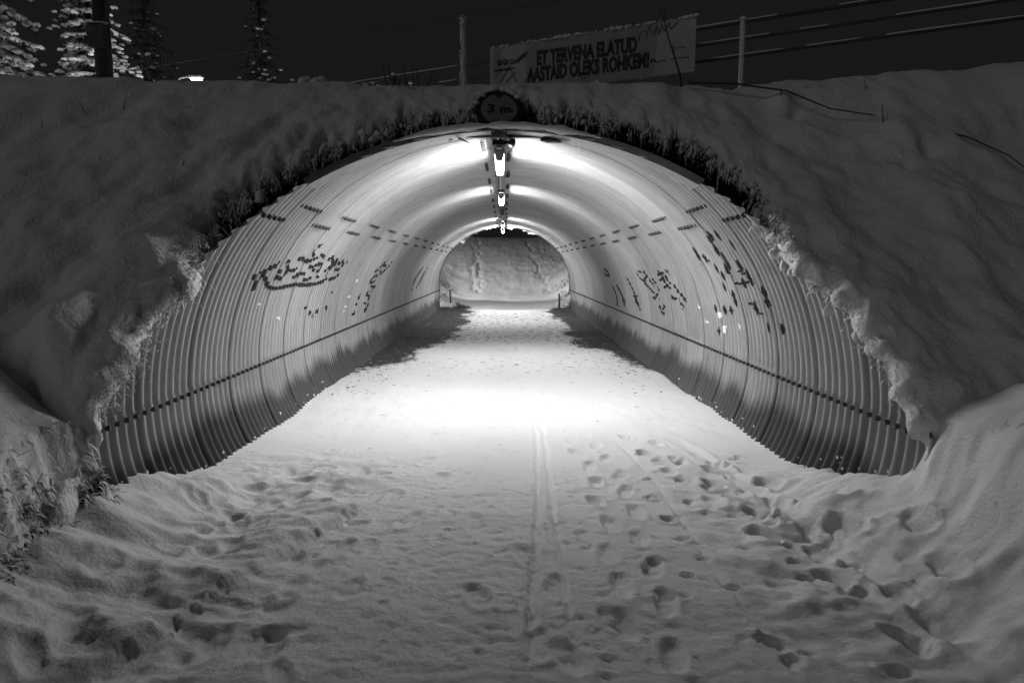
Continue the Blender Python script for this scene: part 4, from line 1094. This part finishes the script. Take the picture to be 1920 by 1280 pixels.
# frosted grass: white-crusted blades hanging over the snow lip and the toe
n = 5200
phi = nr.uniform(10, 172, n); phi = phi[(nr.random(n) < .06) | ((phi > 36) & (phi < 150) & (.5 + fbm(phi * .4, 0 * phi, 141, 3) > .45))]; n = len(phi); di = np.maximum(gap_of(phi), -.02) + nr.normal(.0, .055, n)
root = rim_point(phi, di, nr.uniform(-.10, -.02, n)); a = np.radians(phi)
vec = np.stack([-np.cos(a) * .5, -.5 + 0 * a, -.55 * np.sin(a) - .35], 1) + nr.normal(0, .30, (n, 3))
vec = vec / np.linalg.norm(vec, axis=1)[:, None] * ((.02 + .10 * nr.random(n) ** 1.8) * (1 + .8 * fbm(phi * .7, 0 * phi, 143, 2)) * np.where((phi < 36) | (phi > 150), .45, 1))[:, None]
o = blades(n, root, vec, .0065, 'frosted_grass', 'white frosted grass tips hanging from the snow lip round the mouth', .7); o.data.materials.clear(); o.data.materials.append(M['snow'])
n = 800
yy = nr.uniform(2.6, 4.15, n); xx = -2.40 + .05 * (4 - np.clip(yy, 0, 4)) + .10 * fbm(yy * 1.7, 0 * yy, 21, 3) - np.abs(nr.normal(.06, .06, n))
root = np.stack([xx, yy, np.array([ground_z(a_, b_) for a_, b_ in zip(xx, yy)])], 1)
vec = np.stack([nr.uniform(.2, 1, n), nr.normal(0, .35, n), nr.uniform(-.6, .4, n)], 1)
vec = vec / np.linalg.norm(vec, axis=1)[:, None] * (.02 + .07 * nr.random(n) ** 1.6)[:, None]
o = blades(n, root, vec, .0065, 'frosted_toe_grass', 'white frosted grass along the left toe of the bank', .8); o.data.materials.clear(); o.data.materials.append(M['snow'])
n = 9000
phi = np.where(nr.random(n) < .6, nr.uniform(2, 178, n), np.where(nr.random(n) < .5, nr.uniform(3, 38, n), nr.uniform(146, 177, n)))
di = gap_of(phi) + .03 + nr.normal(.0, .06, n)
root = rim_point(phi, di, np.where((phi < 36) | (phi > 150), .06, -.06) + nr.uniform(-.05, .03, n)); a = np.radians(phi)
vec = np.stack([-np.cos(a) * .6, -.6 + 0 * a, -.2 - .5 * np.sin(a)], 1) + nr.normal(0, .5, (n, 3))
vec = vec / np.linalg.norm(vec, axis=1)[:, None] * (.008 + .030 * nr.random(n) ** 2)[:, None]
o = blades(n, root, vec, .0045, 'frost_fuzz', 'short frost crystals along the edge of the snow lip', .4); o.data.materials.clear(); o.data.materials.append(M['snow'])
# scattered bits of dry plants sticking out of the bank
n = 46
sx_ = np.where(nr.random(n) < .45, -1, 1) * nr.uniform(2.7, 6.0, n); zz = nr.uniform(.9, 3.4, n)
root = np.stack(emb_point(sx_, np.interp(zz, _czp[:900], _sd[:900]), np.full(n, .0)), 1)
vec = np.stack([nr.normal(0, .6, n), nr.uniform(-.6, -.1, n), nr.uniform(.1, 1, n)], 1); vec = vec / np.linalg.norm(vec, axis=1)[:, None] * nr.uniform(.08, .24, n)[:, None]
blades(n, root, vec, .0035, 'slope_stalks', 'dry stalk tips poking out of the snowy slopes', .3)
# leaf litter on the tunnel floor
n = 1100
yy = 8.3 + 15 * nr.random(n) ** 1.2; sd_ = np.where(nr.random(n) < .55, -1, 1); xx = sd_ * (2.15 - np.abs(nr.normal(0, .42, n)))
zz = np.array([ground_z(a_, b_) for a_, b_ in zip(xx, yy)]) + .006
an = nr.uniform(0, 6.28, n); L_ = .006 + .028 * nr.random(n) ** 2; W_ = L_ * nr.uniform(.3, .8, n)
ux = np.stack([np.cos(an), np.sin(an), nr.uniform(-.3, .3, n)], 1) * L_[:, None]; uy = np.stack([-np.sin(an), np.cos(an), nr.uniform(-.3, .3, n)], 1) * W_[:, None]
c0 = np.stack([xx, yy, zz + .004], 1)
V = np.stack([c0 - ux, c0 + uy, c0 + ux, c0 - uy], 1).reshape(-1, 3)
tag(link('leaf_litter', npmesh('leaf_litter', V, np.arange(4 * n).reshape(-1, 4)), M['leaf']), 'dark leaves and grit scattered along the tunnel floor edges', 'litter', kind='stuff')
